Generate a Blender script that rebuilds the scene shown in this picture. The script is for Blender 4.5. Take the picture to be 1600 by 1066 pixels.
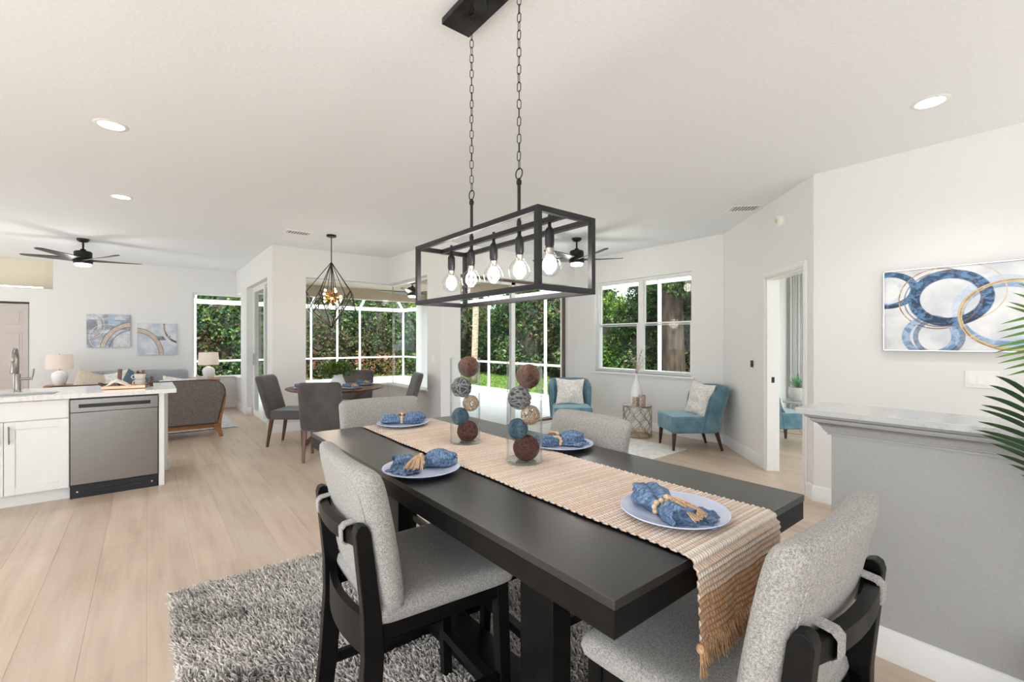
import bpy, bmesh, math, random
import numpy as np
from mathutils import Vector, Matrix, noise as mnoise

for o in list(bpy.data.objects):
    bpy.data.objects.remove(o)
SC = bpy.context.scene
C = SC.collection
PI = math.pi
rad = math.radians

# ------------------------------------------------------------------ camera
CAM_H = 1.37
cd = bpy.data.cameras.new('camera')
cd.lens = 16.0
cd.sensor_width = 36.0
cd.clip_start = 0.05
cd.clip_end = 300
cam = bpy.data.objects.new('camera', cd)
C.objects.link(cam)
cam.location = (0, 0, CAM_H)
cam.rotation_euler = (PI / 2, 0, -rad(38.75))
SC.camera = cam

# ------------------------------------------------------------------ exposure, sky, sun
vs = SC.view_settings
vs.view_transform = 'Standard'
vs.look = 'None'
vs.gamma = 1.0
vs.use_curve_mapping = False
vs.exposure = 0.80
SKY_STRENGTH = 2.4
SUN_STRENGTH = 6.0
SUN_ELEV, SUN_AZ = 52, 28          # light travels towards +Y and a little +X

w = bpy.data.worlds.new('sky')
SC.world = w
w.use_nodes = True
nt = w.node_tree
nt.nodes.clear()
wo = nt.nodes.new('ShaderNodeOutputWorld')
bg = nt.nodes.new('ShaderNodeBackground')
tc = nt.nodes.new('ShaderNodeTexCoord')
nz = nt.nodes.new('ShaderNodeTexNoise')
nz.inputs['Scale'].default_value = 2.2
nz.inputs['Detail'].default_value = 5
cr = nt.nodes.new('ShaderNodeValToRGB')
cr.color_ramp.elements[0].position = 0.42
cr.color_ramp.elements[0].color = (0.72, 0.86, 1.0, 1)
cr.color_ramp.elements[1].position = 0.62
cr.color_ramp.elements[1].color = (1.0, 1.0, 1.0, 1)
nt.links.new(tc.outputs['Generated'], nz.inputs['Vector'])
nt.links.new(nz.outputs['Fac'], cr.inputs['Fac'])
nt.links.new(cr.outputs['Color'], bg.inputs['Color'])
bg.inputs['Strength'].default_value = SKY_STRENGTH
nt.links.new(bg.outputs['Background'], wo.inputs['Surface'])

sd = bpy.data.lights.new('sun', 'SUN')
sd.energy = SUN_STRENGTH
sd.angle = rad(1.0)
sd.color = (1.0, 0.96, 0.88)
sun = bpy.data.objects.new('sun', sd)
C.objects.link(sun)
sun.rotation_euler = (rad(90 - SUN_ELEV), 0, -rad(SUN_AZ))
sun.location = (-3, -6, 12)

try:
    SC.cycles.max_bounces = 10
    SC.cycles.diffuse_bounces = 6
    SC.cycles.glossy_bounces = 4
    SC.cycles.transmission_bounces = 8
    SC.cycles.transparent_max_bounces = 16
    SC.cycles.sample_clamp_indirect = 6.0
    SC.cycles.caustics_reflective = False
    SC.cycles.caustics_refractive = False
    SC.cycles.use_denoising = True
except Exception:
    pass

# ------------------------------------------------------------------ materials
MATS = {}


def srgb(r, g, b):
    f = lambda c: ((c / 255 + 0.055) / 1.055) ** 2.4 if c > 10 else c / 255 / 12.92
    return (f(r), f(g), f(b), 1)


class NT:
    def __init__(s, name):
        s.m = bpy.data.materials.new(name)
        s.m.use_nodes = True
        s.t = s.m.node_tree
        s.b = s.t.nodes['Principled BSDF']
        s.out = s.t.nodes['Material Output']

    def n(s, typ, **kw):
        nd = s.t.nodes.new(typ)
        for k, v in kw.items():
            if hasattr(nd, k) and k not in nd.inputs:
                setattr(nd, k, v)
            else:
                nd.inputs[k].default_value = v
        return nd

    def l(s, a, b):
        s.t.links.new(a, b)

    def coord(s, scale=(1, 1, 1), kind='Object'):
        t = s.n('ShaderNodeTexCoord')
        m = s.n('ShaderNodeMapping')
        m.inputs['Scale'].default_value = scale
        s.l(t.outputs[kind], m.inputs['Vector'])
        return m.outputs['Vector']

    def ramp(s, fac, stops):
        r = s.n('ShaderNodeValToRGB')
        e = r.color_ramp.elements
        while len(e) < len(stops):
            e.new(0.5)
        for i, (p, c) in enumerate(stops):
            e[i].position = p
            e[i].color = c
        s.l(fac, r.inputs['Fac'])
        return r.outputs['Color']

    def mix(s, fac, a, b, typ='MIX'):
        x = s.n('ShaderNodeMix')
        x.data_type = 'RGBA'
        x.blend_type = typ
        for sock, v in ((x.inputs[0], fac), (x.inputs[6], a), (x.inputs[7], b)):
            if hasattr(v, 'links'):
                s.l(v, sock)
            else:
                sock.default_value = v
        return x.outputs[2]

    def math(s, op, a, b=None, c=None):
        x = s.n('ShaderNodeMath')
        x.operation = op
        for i, v in enumerate((a, b, c)):
            if v is None:
                continue
            if hasattr(v, 'links'):
                s.l(v, x.inputs[i])
            else:
                x.inputs[i].default_value = v
        return x.outputs[0]

    def bump(s, h, strength=0.3, dist=0.002):
        b = s.n('ShaderNodeBump')
        b.inputs['Strength'].default_value = strength
        b.inputs['Distance'].default_value = dist
        s.l(h, b.inputs['Height'])
        s.l(b.outputs['Normal'], s.b.inputs['Normal'])


def simple(name, col, rough=0.5, metal=0.0, nscale=None, namt=0.06, bump=0.0, bdist=0.001, spec=0.5, sheen=0.0, stretch=(1, 1, 1), emit=0):
    if name in MATS:
        return MATS[name]
    a = NT(name)
    a.b.inputs['Roughness'].default_value = rough
    a.b.inputs['Metallic'].default_value = metal
    a.b.inputs['Specular IOR Level'].default_value = spec
    if sheen:
        a.b.inputs['Sheen Weight'].default_value = sheen
    if nscale:
        v = a.coord(stretch)
        n = a.n('ShaderNodeTexNoise', Scale=nscale, Detail=4.0)
        a.l(v, n.inputs['Vector'])
        c1 = tuple(max(0, x * (1 - namt)) for x in col[:3]) + (1,)
        c2 = tuple(min(1, x * (1 + namt)) for x in col[:3]) + (1,)
        a.l(a.ramp(n.outputs['Fac'], [(0.35, c1), (0.65, c2)]), a.b.inputs['Base Color'])
        if bump:
            a.bump(n.outputs['Fac'], bump, bdist)
    else:
        a.b.inputs['Base Color'].default_value = col
    if emit:
        a.b.inputs['Emission Color'].default_value = col
        a.b.inputs['Emission Strength'].default_value = emit
    MATS[name] = a.m
    return a.m


M_wall = simple('wall_paint', (0.79, 0.785, 0.775, 1), 0.75, nscale=220, namt=0.012, bump=0.25, bdist=0.0012, spec=0.25)
M_grey = simple('half_wall_shaded_paint', (0.42, 0.42, 0.41, 1), 0.75, nscale=130, namt=0.03, bump=0.6, bdist=0.002, spec=0.25)  # wall paint made greyer, shade on the half wall put into its colour
M_ceil = simple('ceiling_texture', (0.84, 0.86, 0.895, 1), 0.85, nscale=55, namt=0.02, bump=0.28, bdist=0.003, spec=0.2)
M_trim = simple('white_trim', (0.82, 0.82, 0.81, 1), 0.35, nscale=30, namt=0.01)
M_alu = simple('white_aluminium', (0.84, 0.84, 0.83, 1), 0.4, nscale=30, namt=0.02)
M_cab = simple('cabinet_paint', (0.80, 0.80, 0.79, 1), 0.4, nscale=25, namt=0.012)
M_black = simple('black_wood', (0.0035, 0.0032, 0.0030, 1), 0.38, nscale=14, namt=0.5, stretch=(8, 1, 1), spec=0.22)
M_btop = simple('black_table_top', (0.007, 0.0067, 0.0064, 1), 0.33, nscale=10, namt=0.4, stretch=(9, 1, 1), spec=0.5)
M_btop.node_tree.nodes['Principled BSDF'].inputs['Coat Weight'].default_value = 0.4
M_btop.node_tree.nodes['Principled BSDF'].inputs['Coat Roughness'].default_value = 0.30
M_btop.node_tree.nodes['Principled BSDF'].inputs['Coat IOR'].default_value = 1.7
M_blackm = simple('black_metal', (0.008, 0.0075, 0.008, 1), 0.42, metal=0.0, spec=0.35, nscale=40, namt=0.2)
M_dark = simple('dark_plastic', (0.012, 0.012, 0.014, 1), 0.35, nscale=30, namt=0.1)
M_bronze = simple('bronze_frame', (0.13, 0.09, 0.07, 1), 0.45, nscale=30, namt=0.1)
M_walnut = simple('walnut_wood', (0.11, 0.046, 0.024, 1), 0.4, nscale=9, namt=0.35, stretch=(1, 1, 0.15), bump=0.1)
M_sofawood = simple('teak_wood', (0.36, 0.155, 0.06, 1), 0.4, nscale=9, namt=0.25, stretch=(0.3, 1, 1))
M_esp = simple('espresso_wood', (0.045, 0.014, 0.010, 1), 0.3, nscale=12, namt=0.3)
M_steel = simple('stainless_steel', (0.27, 0.26, 0.25, 1), 0.27, metal=1.0, nscale=40, namt=0.06, stretch=(0.2, 0.2, 6))
M_nickel = simple('brushed_nickel', (0.36, 0.34, 0.31, 1), 0.3, metal=1.0, nscale=60, namt=0.08)
M_chrome = simple('chrome', (0.75, 0.75, 0.75, 1), 0.12, metal=1.0, nscale=60, namt=0.02)
M_gold = simple('champagne_metal', (0.42, 0.34, 0.24, 1), 0.35, metal=0.8, nscale=30, namt=0.15)
M_brass = simple('brass', (0.55, 0.24, 0.05, 1), 0.25, metal=0.9, nscale=30, namt=0.1)
M_ceram = simple('white_ceramic', (0.82, 0.83, 0.83, 1), 0.22, nscale=20, namt=0.02)
M_plate = simple('plate_glaze', (0.54, 0.61, 0.77, 1), 0.14, nscale=20, namt=0.02)
M_platerim = simple('plate_rim_blue', (0.62, 0.70, 0.90, 1), 0.14, nscale=20, namt=0.02)
M_plastic = simple('white_plastic', (0.84, 0.84, 0.83, 1), 0.35, nscale=20, namt=0.01)
M_bead = simple('natural_wood_bead', (0.66, 0.48, 0.30, 1), 0.5, nscale=60, namt=0.15)
M_jute = simple('jute', (0.44, 0.26, 0.135, 1), 0.85, nscale=200, namt=0.3)
M_concrete = simple('deck_concrete', (0.72, 0.71, 0.68, 1), 0.8, nscale=6, namt=0.05)
M_lawn = simple('lawn_ground', (0.085, 0.16, 0.025, 1), 0.95, nscale=5, namt=0.4)
M_lceil = simple('lanai_stucco', (0.50, 0.42, 0.33, 1), 0.85, nscale=60, namt=0.05, bump=0.3, bdist=0.003)
M_bark = simple('oak_bark', (0.060, 0.040, 0.030, 1), 0.95, nscale=9, namt=0.5, bump=0.9, bdist=0.03, stretch=(1, 1, 0.25))
M_palmbark = simple('palm_bark', (0.34, 0.27, 0.20, 1), 0.95, nscale=14, namt=0.4, bump=0.9, bdist=0.03, stretch=(0.5, 0.5, 2.5))
M_rug2 = simple('pale_rug_wool', (0.78, 0.755, 0.71, 1), 0.95, nscale=16, namt=0.10, bump=0.6, bdist=0.004)
M_rug3 = simple('grey_rug_wool', (0.55, 0.56, 0.56, 1), 0.95, nscale=16, namt=0.2, bump=0.6, bdist=0.004)
M_door = simple('door_paint', (0.56, 0.50, 0.47, 1), 0.45, nscale=20, namt=0.01)
M_niche = simple('niche_paint', (0.74, 0.70, 0.60, 1), 0.8, nscale=60, namt=0.02)
M_curtain = simple('curtain_cloth', (0.85, 0.86, 0.87, 1), 0.9, nscale=60, namt=0.02)
M_pot = simple('pot_glaze', (0.62, 0.60, 0.57, 1), 0.5, nscale=20, namt=0.08)
M_shelltan = simple('cookie_tan', (0.50, 0.35, 0.24, 1), 0.8, nscale=60, namt=0.4)
M_rose = simple('rose_gold_tray', (0.80, 0.45, 0.28, 1), 0.2, metal=0.6, nscale=20, namt=0.05)
M_dwood = simple('dark_brown_wood', (0.10, 0.05, 0.035, 1), 0.5, nscale=30, namt=0.4)
M_cand = simple('mosaic_glass', (0.52, 0.40, 0.34, 1), 0.25, nscale=70, namt=0.6)
M_fanl = simple('fan_blade_grey', (0.055, 0.055, 0.058, 1), 0.38, nscale=20, namt=0.15)


def emis(name, col, st):
    a = NT(name)
    a.b.inputs['Base Color'].default_value = (0.8, 0.8, 0.8, 1)
    a.b.inputs['Emission Color'].default_value = col
    a.b.inputs['Emission Strength'].default_value = st
    return a.m


M_lamp = emis('lamp_diffuser', (1, 0.97, 0.92, 1), 2.6)
M_can = emis('downlight_diffuser', (1, 0.98, 0.95, 1), 6.0)
M_fil = emis('bulb_filament', (1, 0.97, 0.92, 1), 14.0)
M_filw = emis('warm_bulb', (1, 0.62, 0.34, 1), 3.2)
M_strip = emis('cove_strip', (1, 0.93, 0.82, 1), 4.0)


def glassy(name, tint=(1, 1, 1, 1), r0=0.04, edge=0.9, power=5.0, rough=0.0):
    a = NT(name)
    t = a.n('ShaderNodeBsdfTransparent')
    t.inputs['Color'].default_value = tint
    g = a.n('ShaderNodeBsdfGlossy')
    g.inputs['Roughness'].default_value = rough
    f = a.n('ShaderNodeLayerWeight')
    f.inputs['Blend'].default_value = 0.5
    e = a.math('ADD', a.math('MULTIPLY', a.math('POWER', f.outputs['Facing'], power), edge), r0)
    mx = a.n('ShaderNodeMixShader')
    a.l(e, mx.inputs[0])
    a.l(t.outputs[0], mx.inputs[1])
    a.l(g.outputs[0], mx.inputs[2])
    a.l(mx.outputs[0], a.out.inputs['Surface'])
    return a.m


M_pane = glassy('window_glass', (0.885, 0.90, 0.895, 1), 0.010, 0.5)
M_vase = glassy('vase_glass', (0.98, 0.99, 0.988, 1), 0.008, 0.85, 3.6)
M_bulb = glassy('bulb_glass', (0.98, 0.98, 0.98, 1), 0.02, 0.5, 3.0)

M_thick = glassy('thick_glass', (0.94, 0.97, 0.96, 1), 0.10, 0.7, 2.0, 0.03)


def tweed(name, c_dark, c_light, scale=420, rough=0.95, band=0.0):
    a = NT(name)
    v = a.coord()
    n1 = a.n('ShaderNodeTexNoise', Scale=scale, Detail=2.0, Roughness=0.7)
    a.l(v, n1.inputs['Vector'])
    n2 = a.n('ShaderNodeTexNoise', Scale=scale * 0.35, Detail=2.0)
    a.l(v, n2.inputs['Vector'])
    f = a.math('ADD', a.math('MULTIPLY', n1.outputs['Fac'], 0.65), a.math('MULTIPLY', n2.outputs['Fac'], 0.35))
    col = a.ramp(f, [(0.40, c_dark), (0.60, c_light)])
    a.l(col, a.b.inputs['Base Color'])
    a.b.inputs['Roughness'].default_value = rough
    a.b.inputs['Specular IOR Level'].default_value = 0.15
    a.b.inputs['Sheen Weight'].default_value = 0.2
    a.bump(f, 0.7, 0.003)
    return a.m


M_tweed = tweed('oatmeal_tweed', (0.19, 0.18, 0.17, 1), (0.50, 0.48, 0.45, 1), 640)
M_sofag = tweed('grey_sofa_weave', (0.10, 0.085, 0.078, 1), (0.28, 0.25, 0.235, 1), 320)
M_sofab = tweed('blue_grey_sofa_weave', (0.26, 0.28, 0.30, 1), (0.42, 0.45, 0.48, 1), 260)
M_linen = tweed('beige_linen', (0.50, 0.42, 0.33, 1), (0.72, 0.63, 0.52, 1), 160)
M_shag = tweed('cream_shag', (0.62, 0.585, 0.54, 1), (0.90, 0.875, 0.83, 1), 60)
M_navy = tweed('slate_blue_cloth', (0.06, 0.09, 0.13, 1), (0.15, 0.20, 0.27, 1), 160)
M_stripe = tweed('ribbed_cream', (0.55, 0.52, 0.48, 1), (0.85, 0.82, 0.76, 1), 90)
M_lshade = tweed('linen_shade', (0.70, 0.66, 0.60, 1), (0.84, 0.80, 0.75, 1), 300)


def velvet(name, c1, c2, sc=7):
    a = NT(name)
    v = a.coord()
    n = a.n('ShaderNodeTexNoise', Scale=sc, Detail=5.0, Roughness=0.65)
    a.l(v, n.inputs['Vector'])
    a.l(a.ramp(n.outputs['Fac'], [(0.32, c1), (0.68, c2)]), a.b.inputs['Base Color'])
    a.b.inputs['Roughness'].default_value = 0.75
    a.b.inputs['Sheen Weight'].default_value = 0.7
    a.b.inputs['Sheen Roughness'].default_value = 0.4
    a.b.inputs['Sheen Tint'].default_value = (0.6, 0.75, 0.8, 1) if 'teal' in name else (0.6, 0.65, 0.7, 1)
    return a.m


M_teal = velvet('teal_velvet', (0.055, 0.145, 0.19, 1), (0.15, 0.285, 0.35, 1))
M_nook = velvet('charcoal_leatherette', (0.06, 0.052, 0.048, 1), (0.10, 0.09, 0.085, 1), 5)
M_denim = velvet('blue_gauze', (0.045, 0.085, 0.17, 1), (0.13, 0.21, 0.36, 1), 45)

# crinkled gauze for the napkins
a = NT('blue_gauze')
v = a.coord((60, 14, 30))
n = a.n('ShaderNodeTexNoise', Scale=3.0, Detail=4.0, Distortion=0.6)
a.l(v, n.inputs['Vector'])
a.l(a.ramp(n.outputs['Fac'], [(0.34, (0.06, 0.10, 0.175, 1)), (0.52, (0.125, 0.195, 0.31, 1)), (0.68, (0.23, 0.32, 0.45, 1))]), a.b.inputs['Base Color'])
a.b.inputs['Roughness'].default_value = 0.9
a.b.inputs['Specular IOR Level'].default_value = 0.15
a.bump(n.outputs['Fac'], 0.25, 0.0012)
M_denim = a.m

# stone
a = NT('quartz_counter')
v = a.coord((1.3, 1.0, 1.0))
n = a.n('ShaderNodeTexNoise', Scale=2.2, Detail=8.0, Roughness=0.6, Distortion=1.6)
a.l(v, n.inputs['Vector'])
vein = a.ramp(n.outputs['Fac'], [(0.46, (0.80, 0.79, 0.775, 1)), (0.492, (0.70, 0.65, 0.60, 1)), (0.51, (0.80, 0.79, 0.775, 1))])
a.l(vein, a.b.inputs['Base Color'])
a.b.inputs['Roughness'].default_value = 0.09
M_quartz = a.m
a = NT('ledge_stone')
v = a.coord()
n = a.n('ShaderNodeTexNoise', Scale=7, Detail=8.0, Roughness=0.6, Distortion=1.8)
a.l(v, n.inputs['Vector'])
a.l(a.ramp(n.outputs['Fac'], [(0.485, (0.54, 0.545, 0.53, 1)), (0.497, (0.42, 0.42, 0.41, 1)), (0.507, (0.54, 0.545, 0.53, 1))]), a.b.inputs['Base Color'])
a.b.inputs['Roughness'].default_value = 0.12
M_ledge = a.m

# floor boards: grain along Y, tone per board
a = NT('oak_plank')
v = a.coord((16, 1.1, 1), 'Object')
oi = a.n('ShaderNodeObjectInfo')
n = a.n('ShaderNodeTexNoise', Scale=1.0, Detail=7.0, Roughness=0.6, Distortion=0.4)
a.l(v, n.inputs['Vector'])
v2 = a.coord((5, 1.3, 1))
n2 = a.n('ShaderNodeTexNoise', Scale=1.0, Detail=3.0)
a.l(v2, n2.inputs['Vector'])
g = a.mix(0.45, n.outputs['Fac'], n2.outputs['Fac'])
col = a.ramp(g, [(0.30, (0.43, 0.325, 0.245, 1)), (0.48, (0.565, 0.45, 0.35, 1)), (0.68, (0.65, 0.535, 0.43, 1))])
tone = a.ramp(oi.outputs['Random'], [(0.0, (0.93, 0.925, 0.92, 1)), (1.0, (1.03, 1.03, 1.03, 1))])
a.l(a.mix(1.0, col, tone, 'MULTIPLY'), a.b.inputs['Base Color'])
a.b.inputs['Roughness'].default_value = 0.36
a.b.inputs['Specular IOR Level'].default_value = 0.4
a.bump(n.outputs['Fac'], 0.08, 0.001)
M_floor = a.m
M_sub = simple('plank_joint', (0.40, 0.31, 0.24, 1), 0.7, nscale=20, namt=0.1)


def vcol(name, rough=0.9, spec=0.2, trans=0.0, var=0.0, bump=None):
    a = NT(name)
    at = a.n('ShaderNodeAttribute')
    at.attribute_name = 'col'
    a.l(at.outputs['Color'], a.b.inputs['Base Color'])
    a.b.inputs['Roughness'].default_value = rough
    a.b.inputs['Specular IOR Level'].default_value = spec
    if trans:
        t = a.n('ShaderNodeBsdfTranslucent')
        a.l(at.outputs['Color'], t.inputs['Color'])
        mx = a.n('ShaderNodeMixShader')
        mx.inputs[0].default_value = trans
        a.l(a.b.outputs[0], mx.inputs[1])
        a.l(t.outputs[0], mx.inputs[2])
        a.l(mx.outputs[0], a.out.inputs['Surface'])
    return a.m


M_leaf = vcol('leaf', 0.5, 0.4, 0.35)
M_pile = vcol('shag_pile', 0.95, 0.1)
M_weave = vcol('woven_cotton_jute', 0.9, 0.15)
M_ball = {}


def fibre(name, c1, c2, sc=70):
    a = NT(name)
    v = a.coord()
    n = a.n('ShaderNodeTexNoise', Scale=sc, Detail=6.0, Roughness=0.75, Distortion=3.0)
    a.l(v, n.inputs['Vector'])
    a.l(a.ramp(n.outputs['Fac'], [(0.36, c1), (0.62, c2)]), a.b.inputs['Base Color'])
    a.b.inputs['Roughness'].default_value = 0.8
    a.bump(n.outputs['Fac'], 1.0, 0.006)
    return a.m


M_coir = fibre('brown_coir', (0.05, 0.016, 0.012, 1), (0.26, 0.10, 0.065, 1), 120)
M_coird = fibre('dark_coir', (0.012, 0.004, 0.003, 1), (0.10, 0.032, 0.02, 1), 90)
M_vine = fibre('grey_grapevine', (0.07, 0.065, 0.07, 1), (0.34, 0.31, 0.29, 1), 40)
M_vined = fibre('navy_grapevine', (0.006, 0.008, 0.02, 1), (0.05, 0.06, 0.11, 1), 40)
M_cordd = fibre('dark_cord', (0.004, 0.014, 0.025, 1), (0.03, 0.07, 0.10, 1), 90)
M_rattan = fibre('tan_rattan', (0.33, 0.21, 0.13, 1), (0.70, 0.50, 0.33, 1), 60)
M_cord = fibre('teal_cord', (0.02, 0.07, 0.11, 1), (0.12, 0.22, 0.30, 1), 90)


# ------------------------------------------------------------------ mesh builder
class MB:
    def __init__(s):
        s.v, s.f, s.c = [], [], None

    def add(s, vs, fs):
        o = len(s.v)
        s.v += [tuple(p) for p in vs]
        s.f += [tuple(i + o for i in q) for q in fs]
        return s

    def box(s, x0, x1, y0, y1, z0, z1):
        vs = [(x, y, z) for z in (z0, z1) for y in (y0, y1) for x in (x0, x1)]
        return s.add(vs, [(0, 2, 3, 1), (4, 5, 7, 6), (0, 1, 5, 4), (2, 6, 7, 3), (0, 4, 6, 2), (1, 3, 7, 5)])

    def obox(s, c, size, m=None):
        hx, hy, hz = (k / 2 for k in size)
        vs = [Vector((x, y, z)) for z in (-hz, hz) for y in (-hy, hy) for x in (-hx, hx)]
        if m is not None:
            vs = [m @ p for p in vs]
        vs = [p + Vector(c) for p in vs]
        return s.add(vs, [(0, 2, 3, 1), (4, 5, 7, 6), (0, 1, 5, 4), (2, 6, 7, 3), (0, 4, 6, 2), (1, 3, 7, 5)])

    def bar(s, p, q, wd, ht=None, up=(0, 0, 1), taper=1.0):
        """rectangular bar from p to q; wd sideways, ht along up"""
        ht = ht or wd
        p, q, up = Vector(p), Vector(q), Vector(up)
        d = (q - p).normalized()
        sd_ = d.cross(up)
        if sd_.length < 1e-4:
            sd_ = d.cross(Vector((1, 0, 0)))
        sd_.normalize()
        u2 = sd_.cross(d).normalized()
        vs = []
        for r, k in ((p, 1), (q, taper)):
            for a_, b_ in ((-1, -1), (1, -1), (1, 1), (-1, 1)):
                vs.append(r + sd_ * a_ * wd / 2 * k + u2 * b_ * ht / 2 * k)
        return s.add(vs, [(0, 1, 2, 3), (7, 6, 5, 4), (0, 4, 5, 1), (1, 5, 6, 2), (2, 6, 7, 3), (3, 7, 4, 0)])

    def tube(s, pts, r, n=8, caps=True, closed=False):
        pts = [Vector(p) for p in pts]
        k = len(pts)
        rs = r if isinstance(r, (list, tuple)) else [r] * k
        vs, fs = [], []
        prev = None
        for i, p in enumerate(pts):
            if closed:
                t = pts[(i + 1) % k] - pts[i - 1]
            else:
                t = pts[min(i + 1, k - 1)] - pts[max(i - 1, 0)]
            if t.length < 1e-9:
                t = Vector((0, 0, 1))
            t.normalize()
            if prev is None:
                a_ = t.cross(Vector((0, 0, 1)))
                if a_.length < 0.05:
                    a_ = t.cross(Vector((1, 0, 0)))
            else:
                a_ = prev - t * prev.dot(t)
                if a_.length < 1e-5:
                    a_ = t.cross(Vector((0, 1, 0)))
            a_.normalize()
            prev = a_
            b_ = t.cross(a_)
            for j in range(n):
                an = 2 * PI * j / n
                vs.append(p + (a_ * math.cos(an) + b_ * math.sin(an)) * rs[i])
        m = k if closed else k - 1
        for i in range(m):
            i2 = (i + 1) % k
            for j in range(n):
                j2 = (j + 1) % n
                fs.append((i * n + j, i * n + j2, i2 * n + j2, i2 * n + j))
        if caps and not closed:
            fs.append(tuple(range(n))[::-1])
            fs.append(tuple((k - 1) * n + j for j in range(n)))
        return s.add(vs, fs)

    def lathe(s, prof, n=32, c=(0, 0, 0), closed=False):
        vs, fs = [], []
        k = len(prof)
        for r, z in prof:
            for j in range(n):
                an = 2 * PI * j / n
                vs.append((c[0] + r * math.cos(an), c[1] + r * math.sin(an), c[2] + z))
        for i in range(k if closed else k - 1):
            i2 = (i + 1) % k
            for j in range(n):
                j2 = (j + 1) % n
                fs.append((i * n + j, i * n + j2, i2 * n + j2, i2 * n + j))
        if not closed:
            fs.append(tuple(range(n))[::-1])
            fs.append(tuple((k - 1) * n + j for j in range(n)))
        return s.add(vs, fs)

    def sphere(s, c, r, n=16, m=10, sc=(1, 1, 1)):
        prof = [(max(1e-4, r * math.sin(PI * i / m)), -r * math.cos(PI * i / m)) for i in range(m + 1)]
        o = len(s.v)
        s.lathe(prof, n)
        for i in range(o, len(s.v)):
            x, y, z = s.v[i]
            s.v[i] = (c[0] + x * sc[0], c[1] + y * sc[1], c[2] + z * sc[2])
        return s

    def prism(s, poly, a0, a1, axis='y'):
        """extrude a 2D polygon: axis 'y' -> poly is (x,z); 'x' -> (y,z); 'z' -> (x,y)"""
        k = len(poly)
        def P(p, t):
            if axis == 'y':
                return (p[0], t, p[1])
            if axis == 'x':
                return (t, p[0], p[1])
            return (p[0], p[1], t)
        vs = [P(p, a0) for p in poly] + [P(p, a1) for p in poly]
        fs = [tuple(range(k)), tuple(range(k, 2 * k))[::-1]]
        fs += [(i, i + k, (i + 1) % k + k, (i + 1) % k) for i in range(k)]
        return s.add(vs, fs)

    def grid(s, fn, nu, nv):
        o = len(s.v)
        for i in range(nu + 1):
            for j in range(nv + 1):
                s.v.append(tuple(fn(i / nu, j / nv)))
        for i in range(nu):
            for j in range(nv):
                a_ = o + i * (nv + 1) + j
                s.f.append((a_, a_ + nv + 1, a_ + nv + 2, a_ + 1))
        return s

    def xf(s, m):
        s.v = [tuple(m @ Vector(p)) for p in s.v]
        return s

    def mesh(s, name, smooth=None, fix=True):
        me = bpy.data.meshes.new(name)
        me.from_pydata(s.v, [], s.f)
        if fix:
            bm = bmesh.new()
            bm.from_mesh(me)
            bmesh.ops.recalc_face_normals(bm, faces=bm.faces)
            bm.to_mesh(me)
            bm.free()
        if smooth:
            me.polygons.foreach_set('use_smooth', [True] * len(me.polygons))
            if smooth is not True:
                me.set_sharp_from_angle(angle=rad(smooth))
        if s.c is not None:
            at = me.color_attributes.new('col', 'FLOAT_COLOR', 'POINT')
            at.data.foreach_set('color', np.array(s.c, dtype=np.float32).ravel())
        me.update()
        return me


def link(name, me, mat=None, parent=None, loc=(0, 0, 0), rot=(0, 0, 0), bevel=0, seg=2):
    o = bpy.data.objects.new(name, me)
    C.objects.link(o)
    if mat is not None and len(me.materials) == 0:
        me.materials.append(mat)
    if parent is not None:
        o.parent = parent
    o.location = loc
    o.rotation_euler = rot
    if bevel:
        b = o.modifiers.new('bevel', 'BEVEL')
        b.width = bevel
        b.segments = seg
        b.limit_method = 'ANGLE'
        b.angle_limit = rad(35)
        me.polygons.foreach_set('use_smooth', [True] * len(me.polygons))
        me.set_sharp_from_angle(angle=rad(35))
        b.harden_normals = True
    return o


def obj(name, mb, mat=None, parent=None, smooth=None, bevel=0, seg=2, loc=(0, 0, 0), rot=(0, 0, 0), fix=True):
    o = link(name, mb.mesh(name, smooth, fix), mat, parent, loc, rot, bevel, seg)
    if getattr(mb, 'wn', False):
        wn = o.modifiers.new('weighted', 'WEIGHTED_NORMAL')
        wn.keep_sharp = False
        wn.weight = 100
    return o


def tag(o, label, cat, group=None):
    o['label'] = label
    o['category'] = cat
    if group:
        o['group'] = group
    return o


def thing(name, label, cat, loc=(0, 0, 0), rz=0.0, group=None, rot=None):
    o = bpy.data.objects.new(name, None)
    o.empty_display_size = 0.1
    C.objects.link(o)
    o.location = loc
    o.rotation_euler = rot or (0, 0, rz)
    return tag(o, label, cat, group)


def struct(name, mb, mat, smooth=None, bevel=0, parent=None, label=None, loc=(0, 0, 0)):
    o = obj(name, mb, mat, parent, smooth, bevel, loc=loc)
    if parent is None:
        o['kind'] = 'structure'
    if label:
        o['label'] = label
    return o


def sempty(name, loc=(0, 0, 0), label=None):
    o = bpy.data.objects.new(name, None)
    C.objects.link(o)
    o.location = loc
    o['kind'] = 'structure'
    if label:
        o['label'] = label
    return o


def kids(o):
    return [c for c in bpy.data.objects if c.parent == o]


CH = {}


def copy_tree(o, parent=None, label=None, loc=None, rz=None, rot=None):
    c = o.copy()
    C.objects.link(c)
    c.parent = parent
    if label:
        c['label'] = label
    if loc is not None:
        c.location = loc
    if rz is not None:
        c.rotation_euler = (0, 0, rz)
    if rot is not None:
        c.rotation_euler = rot
    if o.name not in CH:
        CH[o.name] = kids(o)
    for ch in CH[o.name]:
        copy_tree(ch, c)
    return c


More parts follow.
